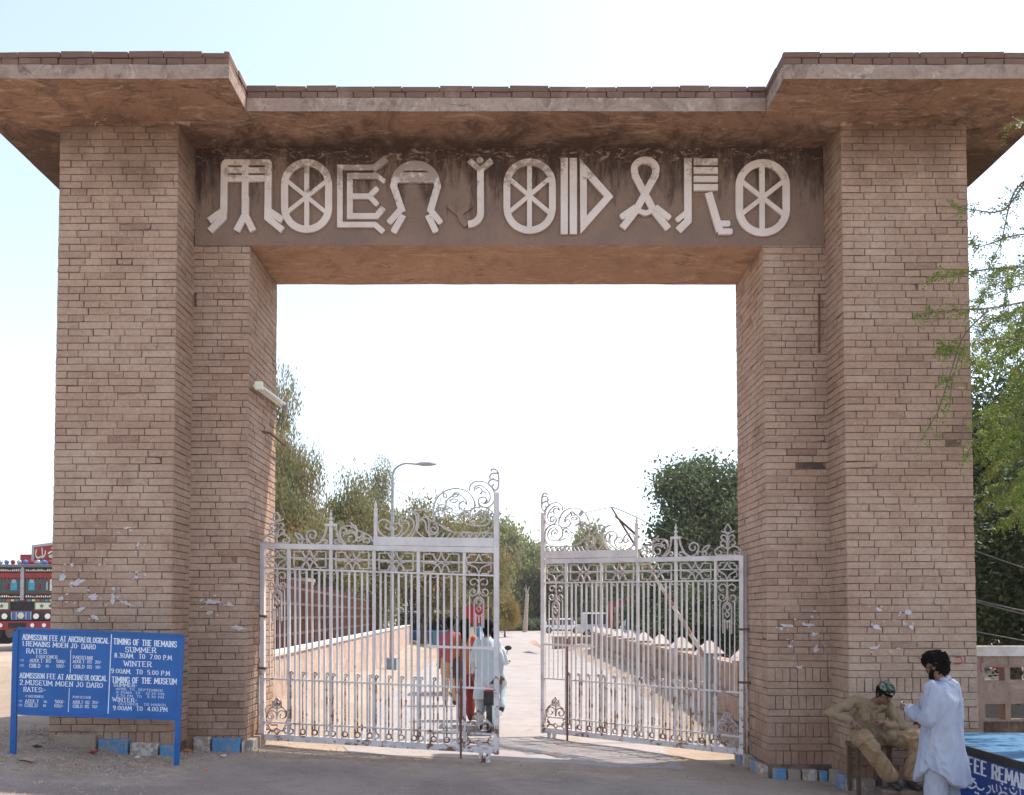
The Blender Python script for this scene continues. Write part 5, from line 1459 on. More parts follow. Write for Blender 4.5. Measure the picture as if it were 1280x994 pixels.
J = dict(STAND); J.update(head=(0, .0, 1.42), neck=(0, -.05, 1.29), chest=(0, -.06, 1.13), waist=(0, -.12, .95), hips=(0, -.16, .87), sho_l=(-.17, -.05, 1.23), sho_r=(.17, -.05, 1.23), elb_l=(-.24, .05, 1.03), elb_r=(.24, .05, 1.03),
                wri_l=(-.26, .28, 1.04), wri_r=(.26, .28, 1.04), hip_l=(-.11, -.15, .86), hip_r=(.11, -.15, .86), kne_l=(-.19, .18, .70), kne_r=(.19, .18, .70), ank_l=(-.18, .02, .32), ank_r=(.18, .02, .32), slim=.8)
person((mp[0], mp[1] + .1, mp[2]), 0, J, 'motorcycle rider in a white shirt, mostly behind the man in pale blue',
       dict(dress=dress_kameez('white_cloth', 'lightblue', hem=.84, curly=.006, fold=.010), curl=1.1), .018, 'people walking up the road behind the gate')
# red canvas cart beyond them
p = put(590, 19.5)
def cart(c):
    x, y, z = c; root = empty('handcart', c, 'cart with a bright red canvas back standing beyond the walkers', 'cart')
    b = MB(); b.bb(x - .22, x + .28, y - .03, y, z + 1.55, z + 1.98); b.obj('red_screen', M['red'], root)
    b = MB(); b.bb(x - .45, x + .45, y + .02, y + 1.2, z + .55, z + .68); b.obj('tray', M['wood'], root)
    for s in (-.40, .40):
        for q in (.06, 1.14):
            b = MB(); b.bb(x + s - .02, x + s + .02, y + q - .02, y + q + .02, z + .68, z + 1.9); b.obj('post', M['wood'], root)
        b = MB(); b.wheel((x + s * 1.2, y + .6, z + .3), .3, .05, 'x', 18); b.obj('wheel', M['black'], root)
    b = MB(); b.bb(x - .45, x + .45, y + .02, y + 1.2, z + 1.9, z + 1.94); b.obj('roof', M['wood'], root)
    b = MB(); b.box((x - .05, y - .05, z + 1.2), (.28, .05, .62), taper=.3); b.obj('hanging_cloth', M['cream'], root)
cart(p)

# ------------------------------------------------------------------ walls behind the gate
ex0, ex1 = Vector((-3.30, 12.3, 0)), Vector((-5.15, 47, 0))
root = empty('low_wall', (-4.2, 28, 0), 'long low peach plastered wall running back along the left of the road', 'wall')
d = (ex1 - ex0); n = Vector((d.y, -d.x, 0)).normalized()
m = MB()
vs = [ex0, ex1, ex1 - n * .22, ex0 - n * .22]
m.prism([Vector((v.x, v.y, -.3)) for v in vs], (0, 0, 1.50)); o = m.obj('wall_body', M['peach'], root); fix_normals(o)
m = MB(); vs = [ex0 + n * .03, ex1 + n * .03, ex1 - n * .25, ex0 - n * .25]
m.prism([Vector((v.x, v.y, 1.2)) for v in vs], (0, 0, .05)); o = m.obj('coping', M['whitewash'], root); fix_normals(o)
# rusty yard fence and huts behind the low wall
root = empty('iron_fence', (-6.5, 30, 0), 'dark rust brown railing of close uprights behind the low peach wall', 'fence')
fa, fb = Vector((-4.6, 14, 0)), Vector((-6.6, 46, 0)); fd = fb - fa; fl = fd.length; fu = fd.normalized(); ang = math.atan2(fu.y, fu.x)
for z in (1.35, 1.72, 2.05, 2.42):
    m = MB(); m.box((fa + fb) / 2 + Vector((0, 0, z)), (fl, .05, .07), ang); m.obj('rail', M['dark_rust'], root)
k = 0; rr = random.Random(3)
while k * .24 < fl:
    p = fa + fu * k * .24; m = MB(); m.box(p + Vector((0, 0, 1.35)), (.07, .04, 2.5 + rr.uniform(-.06, .06)), ang + rr.uniform(-.1, .1)); m.obj('slat', M['dark_rust'], root); k += 1
def wallbox(name, x0, x1, y0, y1, z0, z1, mat, lab, cat):
    m = MB(); m.bb(x0, x1, y0, y1, z0, z1); o = m.obj(name, M[mat]); tag(o, lab, cat); return o
# brick gate pillar in the yard, with cap
root = empty('brick_pillar', (-6.3, 25.6, 0), 'square dark red brick pillar in the yard behind the rusty railing', 'pillar')
m = MB(); m.bb(-6.95, -5.75, 25.1, 26.2, 0, 2.75); m.obj('shaft', M['coping'], root)
m = MB(); m.bb(-7.0, -5.7, 25.05, 26.25, 2.75, 2.85); m.obj('cap', M['band'], root)
root = empty('signboard', (-6.6, 29.0, 0), 'small white signboard above the rusty railing', 'sign')
m = MB(); m.bb(-6.95, -6.35, 28.98, 29.02, 1.95, 2.85); m.obj('panel', M['white_paint'], root)
m = MB(); m.bb(-6.7, -6.62, 29.02, 29.08, 0, 2.6); m.obj('post', M['rust'], root)
# blue kiosk beyond the end of the wall
def kiosk(x, y, w, dpt, h, lab):
    root = empty('kiosk', (x, y, 0), lab, 'kiosk')
    m = MB(); m.bb(x - w / 2, x + w / 2, y, y + dpt, 0, h * .45); m.obj('counter', M['stallblue'], root)
    for sx in (-1, 1):
        for q in (0, dpt):
            m = MB(); m.bb(x + sx * (w / 2 - .04) - .04, x + sx * (w / 2 - .04) + .04, y + q - .04, y + q + .04, h * .45, h); m.obj('post', M['stallblue'], root)
    m = MB(); m.bb(x - w / 2, x + w / 2, y + dpt - .05, y + dpt - .01, h * .45, h); m.obj('back_panel', M['dark'], root)
    m = MB(); m.box((x, y + dpt / 2 - .1, h + .06), (w + .4, dpt + .6, .1), rot=Matrix.Rotation(.07, 3, 'X')); m.obj('roof', M['grey'], root)
    for i in range(4):
        m = MB(); m.bb(x - w / 2 + .1 + i * w / 4, x - w / 2 + .1 + i * w / 4 + w * .16, y - .03, y - .005, .2, h * .4); m.obj('panel', M['blue'], root)
kiosk(-5.0, 52, 3.4, 1.8, 1.9, 'low blue kiosk standing past the far end of the peach wall')
kiosk(-3.0, 64, 2.2, 1.6, 2.0, 'small blue stall farthest along the left of the road')
# street lamp at the wall
lx, ly = (490 - 633) / 1100 * 28 - .0, 28.0
root = empty('street_lamp', (lx, ly, 0), 'tall grey street lamp with a curved arm beside the peach wall', 'street lamp')
top = P(491, 583, ly)
m = MB(); m.bb(lx - .16, lx + .16, ly - .16, ly + .16, -.1, .42); m.obj('base_block', M['blue_grey'], root)
m = MB(); m.tube([(lx, ly, .4), (lx, ly, 2.6), (lx, ly, top.z - .35)], [.075, .06, .045], 10); m.obj('pole', M['grey'], root)
m = MB(); m.tube(bez([(lx, ly, top.z - .4), (lx + .05, ly, top.z - .12), (lx + .35, ly, top.z + .08), tuple(P(522, 580.5, ly))], 6), .032, 8); m.obj('arm', M['grey'], root)
q = P(533, 580, ly); m = MB(); m.sphere(q, (.34, .12, .075), 12, 6); m.obj('lantern', M['grey'], root, smoothing=True)

# right parapet with capped posts
PX = 3.80
root = empty('parapet_wall', (PX + .2, 26, .2), 'pinkish parapet wall with whitewashed pointed posts along the right of the road', 'wall')
pb = .10
m = MB(); m.bb(PX + .06, PX + .26, 13.0, 38.5, pb, .92); m.obj('wall_body', M['parapet'], root)
m = MB(); m.bb(PX - .02, PX + .34, 13.0, 38.5, .92, .99); m.obj('coping', M['parapet'], root)
m = MB(); m.bb(PX - .12, PX + .055, 13.0, 38.5, pb, .47); m.obj('ledge', M['parapet'], root)
for i in range(10):
    y = 14.5 + 2.72 * i
    m = MB(); m.bb(PX - .05, PX + .37, y - .17, y + .17, pb, 1.05); q = m.obj('post', M['peach'], root)
    m = MB(); c = (PX + .16, y, 1.05)
    m.add([(c[0] - .25, y - .21, 1.05), (c[0] + .25, y - .21, 1.05), (c[0] + .25, y + .21, 1.05), (c[0] - .25, y + .21, 1.05), (c[0] - .2, y - .16, 1.12), (c[0] + .2, y - .16, 1.12), (c[0] + .2, y + .16, 1.12), (c[0] - .2, y + .16, 1.12), (c[0] - .04, y - .03, 1.29), (c[0] + .04, y - .03, 1.29), (c[0] + .04, y + .03, 1.29), (c[0] - .04, y + .03, 1.29)],
          [(3, 2, 1, 0)] + [(b_ + k, b_ + (k + 1) % 4, b_ + 4 + (k + 1) % 4, b_ + 4 + k) for b_ in (0, 4) for k in range(4)] + [(8, 9, 10, 11)])
    m.obj('post_cap', M['whitewash'], q)
root = empty('low_wall', (4, 47, 0), 'short grey wall crossing the verge at the far end of the parapet', 'wall')
m = MB(); m.bb(2.4, 6.8, 46.0, 46.25, -.1, .62); m.obj('wall_body', M['parapet'], root)
m = MB(); m.bb(2.35, 6.85, 45.97, 46.28, .62, .68); m.obj('coping', M['whitewash'], root)
m = MB(); m.prism([P(660, 803, 42), P(668, 800.5, 43), P(677, 808, 40), P(674, 810, 40)], (0, .3, 0)); o = m.obj('broken_kerb', M['parapet']); fix_normals(o); tag(o, 'broken slab of kerb lying at the right edge of the road', 'kerb')

# raised boom barrier
A, B2 = P(884, 826, 13.6), P(764, 634, 13.2)
root = empty('boom_barrier', (A.x, A.y, .2), 'thin red and white barrier pole raised at a slant behind the right gate leaf', 'barrier')
m = MB(); m.bb(A.x - .07, A.x + .07, A.y - .1, A.y + .1, .1, A.z + .12); m.obj('stand', M['grey'], root)
seg = 11
for i in range(seg):
    a, b_ = A.lerp(B2, i / seg), A.lerp(B2, (i + 1) / seg); r0 = lerp(.036, .012, i / seg); r1 = lerp(.036, .012, (i + 1) / seg)
    m = MB(); m.tube([a, b_], [r0, r1], 8); m.obj('pole_band', (M['whitewash'] if i % 2 else M['coping']) if i < 7 else M['wood'], root)
m = MB(); a = P(769, 645, 13.15); b_ = P(799, 672, 13.25); m.tube([a, b_], [.016, .022], 6); m.obj('stay', M['wood'], root)
# wires
def wire(name, pts, r, lab):
    m = MB(); m.tube(bez([tuple(p) for p in pts], 6), r, 5); tag(m.obj(name, M['wire']), lab, 'wire')
wire('wire', [P(766, 634, 13.2), P(790, 644, 13.8), P(815, 656, 14.5), P(860, 675, 15.5), P(905, 691, 16.6), P(960, 705, 18)], .008, 'thin wire sagging from the tip of the raised barrier pole')
wire('wire', [P(764, 634, 13.2), P(740, 639, 13.6), P(690, 650, 14.5)], .006, 'short thin wire from the barrier pole tip towards the gap')
wire('wire', [P(493, 612, 28), P(560, 640, 29), P(640, 646, 36), P(700, 647, 60)], .012, 'thin wire running from the street lamp across the gap between gates')
def far_wire(a, b_):
    e = a + (b_ - a) * ((12 - a.x) / (b_.x - a.x)); return [a.lerp(e, k / 8) + Vector((0, 0, -.12 * math.sin(math.pi * k / 8))) for k in range(9)]
wire('wire', [*far_wire(P(1219, 689, 10.4), P(1300, 710, 11.2))], .008, 'upper wire leaving the right pillar towards the trees')
wire('wire', [*far_wire(P(1215, 749, 10.4), P(1310, 763, 11.3))], .009, 'middle cable leaving the right pillar, the higher of the close pair')
wire('wire', [*far_wire(P(1215, 751, 10.4), P(1310, 768, 11.3))], .008, 'middle cable leaving the right pillar, the lower of the close pair')
wire('wire', [*far_wire(P(1217, 789, 10.4), P(1310, 799, 11.3))], .007, 'lowest wire leaving the right pillar just over the pierced wall')
uy = (lambda a, b_: a.y + (b_.y - a.y) * (12 - a.x) / (b_.x - a.x))(P(1215, 749, 10.4), P(1310, 763, 11.3))
root = empty('utility_pole', (12, uy, -.2), 'wooden pole outside the frame on which the pillar wires end', 'pole')
m = MB(); m.tube([(12, uy, -.5), (12, uy, 5.2)], [.14, .10], 8); m.obj('shaft', M['wood'], root)

# ------------------------------------------------------------------ pierced wall right of the gate
WY = 10.55
root = empty('pierced_wall', (6.6, WY, -.2), 'low plastered wall with square holes and a pale coping right of the gateway', 'wall')
def wz(py): return P(1250, py, WY).z
x0w = 5.375; xs = []
zt = wz(820); 
cols = [(5.375, 5.62), ]
holes = []
pxs = [(1231, 1256), (1263, 1288), (1296, 1320), (1328, 1352)]
rows = [(834.5, 851), (880, 900)]
xh = [(P(a, 850, WY).x, P(b_, 850, WY).x) for a, b_ in pxs] + [(7.35, 7.6), (7.75, 8.0)]
zr = [(wz(b_), wz(a)) for a, b_ in rows]
xe = 8.4
def rect(x0, x1, z0, z1, name='panel', y0=WY, y1=WY + .14, mat='parapet'):
    m = MB(); m.bb(x0, x1, y0, y1, z0, z1); return m.obj(name, M[mat], root)
edges = [5.375] + [v for h_ in xh for v in h_] + [xe]
rect(5.375, xe, zr[0][1], zt, 'top_band'); rect(5.375, xe, zr[1][1], zr[0][0], 'middle_band'); rect(5.375, xe, -.5, zr[1][0], 'bottom_band')
for i in range(0, len(edges), 2):
    for (z0, z1) in zr: rect(edges[i] + .001, edges[i + 1] - .001, z0, z1, 'pier_block', WY + .003, WY + .137)
for (a, b_) in xh:
    rect(a - .02, b_ + .02, zr[0][1] + .02, zr[0][1] + .17, 'recess_panel', WY - .008, WY + .01, 'parapet')
    rect(a - .02, b_ + .03, zr[1][0] - .36, zr[1][0] - .02, 'recess_panel', WY - .008, WY + .01, 'soffit')
m = MB(); m.bb(5.375, xe, WY - .05, WY + .2, zt, zt + .115); m.obj('coping', M['whitewash'], root)
def pf(x, y, off): return P(x, y, WY - .004 - off)
script_strokes('red_scrawl', [[(1227, 822), (1226, 832), (1227, 840)], [(1232, 824), (1235, 822), (1236, 828), (1233, 832)], [(1238, 822), (1243, 822), (1244, 832), (1240, 836), (1248, 834)]], pf, 1.2, M['red'], root)
pw = pillar_parts['wr']
script_strokes('red_scrawl', [[(1148, 822), (1152, 825), (1154, 829)], [(1194, 822), (1201, 822), (1202, 829), (1193, 830)]], lambda x, y, off: P(x, y, Y1 - .018 - off), 1.1, M['red'], pw)

# ------------------------------------------------------------------ vehicles
def tyre(root, c, r, w, mat='black', rim='grey'):
    b = MB(); b.wheel(c, r, w, 'x', 22); t = b.obj('wheel', M[mat], root)
    b = MB(); b.wheel(c, r * .55, w * 1.08, 'x', 14); b.obj('rim', M[rim], t)
def star(m, c, r, y):
    vs = []
    for k in range(10):
        a = math.pi / 2 + k * math.pi / 5; q = r if k % 2 == 0 else r * .42
        vs.append((c[0] + q * math.cos(a), y, c[1] + q * math.sin(a)))
    m.prism(vs, (0, .01, 0))
def painted_truck(cx, y, z0, lab, crown_off=0, sc=1.0):
    """decorated truck facing the camera; front face at depth y"""
    root = empty('painted_truck', (cx, y, z0), lab, 'truck')
    S_ = lambda v: v * sc
    def bx_(name, x0, x1, ya, yb_, za, zb, mat):
        m = MB(); m.bb(cx + S_(x0), cx + S_(x1), y + S_(ya), y + S_(yb_), z0 + S_(za), z0 + S_(zb)); return m.obj(name, M[mat], root)
    bx_('cab', -1.25, 1.25, .0, 2.0, .95, 2.72, 'truck_red')
    bx_('cargo_body', -1.3, 1.3, 2.1, 7.5, 1.1, 3.3, 'truck_red'); bx_('chassis', -.5, .5, .2, 7.2, .65, .95, 'black')
    bx_('bumper', -1.32, 1.32, -.35, -.05, .52, .82, 'truck_red')
    for s in (-1, 1):
        bx_('lamp_bank', s * 1.28, s * .38, -.12, .0, .86, 1.12, 'black'); 
        for q in (.55, .95):
            m = MB(); m.wheel((cx + S_(s * q), y - S_(.14), z0 + S_(.99)), S_(.10), S_(.05), 'y', 14); m.obj('headlight', M['chrome'], root)
            m = MB(); m.wheel((cx + S_(s * q), y - S_(.37), z0 + S_(.68)), S_(.07), S_(.05), 'y', 12); m.obj('fog_light', M['chrome'], root)
        fr = bx_('star_panel_frame', s * 1.28, s * .42, -.06, .0, 1.2, 1.5, 'green'); bx_('star_panel', s * 1.22, s * .48, -.085, -.06, 1.24, 1.46, 'cream')
        for q in (.70, 1.0):
            m = MB(); star(m, (cx + S_(s * q), z0 + S_(1.35)), S_(.085), y - S_(.095)); m.obj('painted_star', M['green'], root)
        g = bx_('windscreen', s * .07, s * 1.17, -.03, .01, 1.80, 2.42, 'glass')
        bx_('lettered_strip', s * .06, s * 1.2, -.06, .0, 1.60, 1.76, 'dark'); 
        m = MB(); r_ = random.Random(5 + s)
        for k in range(14):
            xx = cx + S_(s * (.12 + k * .075)); m.bb(xx, xx + S_(.045), y - S_(.068), y - S_(.061), z0 + S_(1.65), z0 + S_(1.65 + r_.uniform(.03, .08)))
        tag(m.obj('painted_script', M['cream'], root), kind='stuff')
        bx_('fringe', s * .07, s * 1.2, -.07, -.03, 2.34, 2.50, 'truck_red'); bx_('upper_script_band', s * .07, s * 1.2, -.05, .0, 2.52, 2.68, 'dark')
        m = MB()
        for k in range(16):
            xx = cx + S_(s * (.10 + k * .068)); m.bb(xx, xx + S_(.04), y - S_(.058), y - S_(.051), z0 + S_(2.56), z0 + S_(2.56 + r_.uniform(.03, .09)))
        tag(m.obj('painted_script', M['cream'], root), kind='stuff')
        for j_, (a1, b1, c1, d1, mm) in enumerate(((.20, .42, 1.90, 2.20, 'teal'), (.24, .38, 2.16, 2.27, 'grey'), (.50, .60, 1.95, 2.12, 'maroon'), (.95, 1.08, 1.88, 2.28, 'cream'), (.82, .88, 1.9, 2.2, 'grey'))):
            bx_('window_ornament', s * a1, s * b1, -.045 - .002 * j_, -.031, c1, d1, mm)
        for k in range(9): 
            m = MB(); xx = cx + S_(s * (.10 + k * .125)); m.prism([Vector((xx, y - S_(.075), z0 + S_(2.36))), Vector((xx + S_(s * .12), y - S_(.075), z0 + S_(2.36))), Vector((xx + S_(s * .06), y - S_(.075), z0 + S_(2.27)))], (0, S_(.01), 0)); fix_normals(m.obj('fringe_point', M['truck_red'], root))
        for k in range(7):
            bx_('painted_tile', s * (.16 + k * .155), s * (.27 + k * .155), -.012, -.001, 1.515, 1.585, ('teal', 'cream', 'truck_orange', 'blue')[k % 4])
        bx_('corner_post', s * 1.27, s * 1.19, -.05, .03, 1.55, 2.72, 'blue'); bx_('mirror_arm', s * 1.3, s * 1.5, -.1, -.06, 2.1, 2.14, 'grey'); bx_('wing_mirror', s * 1.42, s * 1.56, -.12, -.08, 1.8, 2.3, 'black')
        tyre(root, (cx + S_(s * 1.02), y + S_(.75), z0 + S_(.48)), S_(.48), S_(.28)); tyre(root, (cx + S_(s * 1.02), y + S_(5.9), z0 + S_(.48)), S_(.48), S_(.34))
    bx_('screen_bar', -.06, .06, -.09, .02, 1.55, 2.72, 'grey'); bx_('grille', -.36, .36, -.10, .0, .86, 1.16, 'blue'); bx_('number_plate', -.3, .3, -.38, -.355, .58, .76, 'dark')
    m = MB(); m.wheel((cx, y - S_(.12), z0 + S_(1.01)), S_(.12), S_(.04), 'y', 6); m.obj('emblem', M['cream'], root)
    for q in (-.34, -.17, .0, .17, .34): bx_('grille_bar', q - .01, q + .01, -.115, -.10, .88, 1.14, 'cream')
    bx_('dark_slot', -.4, .4, -.02, -.004, 1.2, 1.5, 'dark')
    bx_('cornice', -1.33, 1.33, -.2, .1, 2.70, 2.80, 'teal'); bx_('cornice_edge', -1.33, 1.33, -.215, -.2, 2.72, 2.76, 'red')
    for k in range(12):
        m = MB(); m.sphere((cx + S_(-1.2 + k * .218), y - S_(.1), z0 + S_(2.88)), S_(.085), 8, 5); m.obj('roof_bead', M[('blue', 'maroon', 'grey')[k % 3]], root)
    x0, x1 = crown_off + .12, crown_off + 2.4
    m = MB(); pts = [(x0, 2.85), (x1, 2.85), (x1, 3.5), ((x0 + x1) / 2, 3.66), (x0, 3.5)]
    m.prism([Vector((cx + S_(a), y + S_(.25), z0 + S_(b_))) for a, b_ in pts], (0, S_(.12), 0)); o = m.obj('crown_board', M['grey'], root); fix_normals(o)
    m = MB(); pts = [(x0 + .1, 2.95), (x1 - .1, 2.95), (x1 - .1, 3.42), ((x0 + x1) / 2, 3.56), (x0 + .1, 3.42)]
    m.prism([Vector((cx + S_(a), y + S_(.235), z0 + S_(b_))) for a, b_ in pts], (0, S_(.014), 0)); o = m.obj('crown_panel', M['truck_red'], root); fix_normals(o)
    return root, (lambda a, b_, off: Vector((cx + S_(a), y + S_(.235) - off, z0 + S_(b_))))
tr, tf = painted_truck((29 - 633) / 1100 * 36, 36, .57, 'red Pakistani truck with painted panels and lettered crown parked left of the gateway', 0.0, 1.17)
script_strokes('crown_script', [[(.30, 3.35), (.28, 3.15), (.36, 3.05), (.48, 3.1)], [(.5, 3.4), (.52, 3.08)], [(.62, 3.3), (.6, 3.15), (.5, 3.05)], [(.72, 3.2), (.86, 3.28), (.9, 3.18), (.76, 3.1), (.95, 3.06)], [(.85, 3.38)], [(1.0, 3.42), (1.04, 3.1), (1.12, 3.1)], [(1.18, 3.2), (1.28, 3.28), (1.3, 3.16), (1.2, 3.02)], [(1.4, 3.42), (1.44, 3.06)], [(1.6, 3.3), (1.56, 3.12), (1.75, 3.1), (1.8, 3.3)], [(1.95, 3.2), (2.1, 3.26), (2.05, 3.05)]],
               tf, .045, M['cream'], tr)
tr2, tf2 = painted_truck((788 - 633) / 1100 * 64, 64, .05, 'small orange and red painted truck facing the gate, far along the road on the right', -1.2, .82)
def car(cx, y, z0, mat, lab, L=4.1, van=False):
    root = empty('parked_van' if van else 'parked_car', (cx, y, z0), lab, 'van' if van else 'car')
    h = 1.0 if van else .78; m = MB()
    prof = [(-L / 2, .35), (L / 2, .35), (L / 2, .8), (L / 2 - .1, h), (-L / 2 + .1, h), (-L / 2, .8)]
    m.prism([Vector((cx + a, y, z0 + b_)) for a, b_ in prof], (0, 1.65, 0)); o = m.obj('body', M[mat], root); fix_normals(o); o.modifiers.new('b', 'BEVEL').width = .05
    t = 1.95 if van else 1.42
    prof = [(-L * .42, h), (L * .36, h), (L * .22, t), (-L * (.42 if van else .30), t)]
    m = MB(); m.prism([Vector((cx + a, y + .08, z0 + b_)) for a, b_ in prof], (0, 1.49, 0)); o = m.obj('cabin', M[mat], root); fix_normals(o); o.modifiers.new('b', 'BEVEL').width = .05
    for (a, b_) in ((-.36, -.14), (-.11, .06), (.08, .26)):
        m = MB(); m.bb(cx + L * a, cx + L * b_, y + .06, y + .085, z0 + h + .04, z0 + t - .12); m.obj('window', M['glass'], root)
    for a in (-.32, .32):
        for q in (.08, 1.57):
            b = MB(); b.wheel((cx + L * a, y + q, z0 + .31), .31, .18, 'y', 18); w = b.obj('wheel', M['black'], root); b = MB(); b.wheel((cx + L * a, y + q, z0 + .31), .17, .19, 'y', 12); b.obj('rim', M['grey'], w)
    for s in (-1, 1):
        m = MB(); m.bb(cx + s * (L / 2 - .02), cx + s * (L / 2 + .02), y + .15, y + .45, z0 + .62, z0 + .76); m.obj('headlight' if s > 0 else 'tail_light', M['chrome' if s > 0 else 'red'], root)
car((757 - 633) / 1100 * 70, 70, 0, 'white_car', 'white van parked beyond the far end of the parapet', 4.4, True)
car((703 - 633) / 1100 * 84, 84, 0, 'white_car', 'white car parked under the trees far beyond the right gate leaf')
car((818 - 633) / 1100 * 44, 44, .25, 'white_car', 'white car showing above the parapet posts in front of dark trees', 3.9)
car((531 - 633) / 1100 * 76, 76, 0, 'blue', 'dark blue car beside the kiosks left of the road')

# ------------------------------------------------------------------ trees
def tree_mesh(seed, H, zc, rx, rz, lobes, clumps, leaves, ls, lr, droop, spread, sig, trunk_r, lean=0.0, top_thin=.0):
    """returns trunk MB and crown arrays, standing at the origin"""
    r = np.random.default_rng(seed); rr = random.Random(seed)
    lob = []
    for i in range(lobes):
        a = r.uniform(0, 2 * math.pi); q = r.uniform(.15, .72) * rx; z = zc + rz * r.uniform(-.75, .72)
        k = 1 - .35 * abs((z - zc) / rz)
        lob.append((q * math.cos(a) * k, q * math.sin(a) * k, z, r.uniform(.30, .52) * rx * k))
    lob.append((0, 0, zc + rz * .72, rx * .34)); lob.append((0, 0, zc, rx * .6))
    T = MB(); th = zc - rz * .55
    path = [(0, 0, -.3), (lean * .2, 0, th * .35), (lean * .6, .1, th * .75), (lean, 0, th), (lean * 1.1, 0, zc + rz * .5)]
    T.tube(path, [trunk_r * 1.35, trunk_r, trunk_r * .8, trunk_r * .65, trunk_r * .15], 9)
    for (lx_, ly_, lz, lr_) in lob:
        z0_ = rr.uniform(.55, 1.0) * th; p0 = Vector((lean * z0_ / th, 0, z0_)); p1 = Vector((lx_, ly_, lz)); mid = p0.lerp(p1, .5) + Vector((rr.uniform(-.3, .3), rr.uniform(-.3, .3), -.1 * rx))
        T.tube([p0, mid, p1], [trunk_r * .42, trunk_r * .25, trunk_r * .07], 6)
        for _ in range(3):
            p2 = p1 + Vector((rr.gauss(0, 1), rr.gauss(0, 1), rr.gauss(0, .7))) * lr_ * .7; T.tube([mid.lerp(p1, .6), p2], [trunk_r * .12, trunk_r * .03], 4)
    lob = np.array(lob); w = lob[:, 3] ** 2; w /= w.sum()
    idx = r.choice(len(lob), clumps, p=w); dirs = r.normal(size=(clumps, 3)); dirs /= np.linalg.norm(dirs, axis=1)[:, None]
    rad = lob[idx, 3] * r.uniform(.45, 1.08, clumps) ** .7
    cc = lob[idx, :3] + dirs * rad[:, None] * np.array([1, 1, .85])
    n = clumps * leaves; ci = np.repeat(np.arange(clumps), leaves)
    off = r.normal(size=(n, 3)) * sig * np.array([spread, spread, 1]); off[:, 2] -= droop * np.abs(r.normal(size=n)) * sig
    c = cc[ci] + off
    ax = r.normal(size=(n, 3)); ax[:, 2] -= droop * 2.2; ax /= np.linalg.norm(ax, axis=1)[:, None]
    bx = np.cross(ax, r.normal(size=(n, 3))); bx /= np.linalg.norm(bx, axis=1)[:, None]
    s = ls * r.uniform(.6, 1.3, n)[:, None]
    v = np.stack([c - ax * s, c + bx * s * lr, c + ax * s, c - bx * s * lr], 1).reshape(-1, 3)
    return T, v
def quads_mesh(name, v):
    n = len(v) // 4; me = bpy.data.meshes.new(name)
    me.vertices.add(n * 4); me.vertices.foreach_set('co', v.astype(np.float32).ravel())
    me.loops.add(n * 4); me.loops.foreach_set('vertex_index', np.arange(n * 4, dtype=np.int32))
    me.polygons.add(n); me.polygons.foreach_set('loop_start', np.arange(0, n * 4, 4, dtype=np.int32)); me.polygons.foreach_set('loop_total', np.full(n, 4, dtype=np.int32))
    me.update(calc_edges=True); return me
protos = {}
def proto(key, leaf, bark, **kw):
    T, v = tree_mesh(**kw); tm = T.mesh('trunk'); tm.materials.append(M[bark]); cm = quads_mesh('crown', v); cm.materials.append(M[leaf]); protos[key] = (tm, cm)
proto('euc', 'leaf_euc', 'palebark', seed=1, H=13, zc=6.6, rx=2.9, rz=5.4, lobes=15, clumps=700, leaves=60, ls=.115, lr=.24, droop=1.5, spread=.55, sig=.42, trunk_r=.24, lean=.5)
proto('euc_thin', 'leaf_euc', 'palebark', seed=2, H=13, zc=8.2, rx=2.1, rz=4.6, lobes=8, clumps=200, leaves=60, ls=.11, lr=.24, droop=1.5, spread=.5, sig=.38, trunk_r=.18, lean=-.3)
proto('bushy', 'leaf_euc', 'bark', seed=3, H=9, zc=3.9, rx=3.4, rz=3.6, lobes=16, clumps=640, leaves=56, ls=.11, lr=.36, droop=.7, spread=.8, sig=.40, trunk_r=.2)
proto('green', 'leaf_green', 'bark', seed=4, H=10, zc=5.6, rx=4.4, rz=4.6, lobes=16, clumps=800, leaves=60, ls=.12, lr=.5, droop=.3, spread=1, sig=.42, trunk_r=.3)
proto('dark', 'leaf_dark', 'bark', seed=5, H=8, zc=3.7, rx=3.5, rz=3.9, lobes=18, clumps=760, leaves=60, ls=.10, lr=.5, droop=.4, spread=1, sig=.42, trunk_r=.25)
proto('tall_dark', 'leaf_dark', 'bark', seed=15, H=8, zc=5.1, rx=3.5, rz=3.2, lobes=16, clumps=760, leaves=70, ls=.075, lr=.42, droop=.4, spread=1, sig=.4, trunk_r=.2)
proto('far', 'leaf_far', 'bark', seed=6, H=12, zc=5.6, rx=5.2, rz=5.4, lobes=16, clumps=560, leaves=40, ls=.26, lr=.5, droop=.4, spread=1, sig=.6, trunk_r=.3)
proto('shrub', 'leaf_green', 'bark', seed=7, H=1.6, zc=.7, rx=1.0, rz=.75, lobes=7, clumps=120, leaves=34, ls=.09, lr=.5, droop=.2, spread=1, sig=.2, trunk_r=.05)
def tree(key, px, top_py, Y, base, wscale, label, group, cat='tree', name=None, hscale=None, rot=None, topz=None):
    tm, cm = protos[key]
    x = (px - 633) / 1100 * Y
    zt = P(px, top_py, Y).z - base
    zmax = max(v[2] for v in cm_bounds[key]); k = zt / zmax
    root = empty(name or 'tree', (x, Y, base), label, cat, group)
    root.scale = (wscale, wscale, k); root.rotation_euler = (0, 0, rot if rot is not None else rnd.uniform(0, 6.28))
    for nm, me in (('trunk', tm), ('crown', cm)):
        o = bpy.data.objects.new(nm, me); col.objects.link(o); o.parent = root
    return root
cm_bounds = {}
for k_, (tm_, cm_) in protos.items():
    co = np.empty(len(cm_.vertices) * 3, dtype=np.float32); cm_.vertices.foreach_get('co', co); co = co.reshape(-1, 3)
    z = np.sort(co[:, 2]); cm_bounds[k_] = [(0, 0, float(z[int(len(z) * .9985)]))]
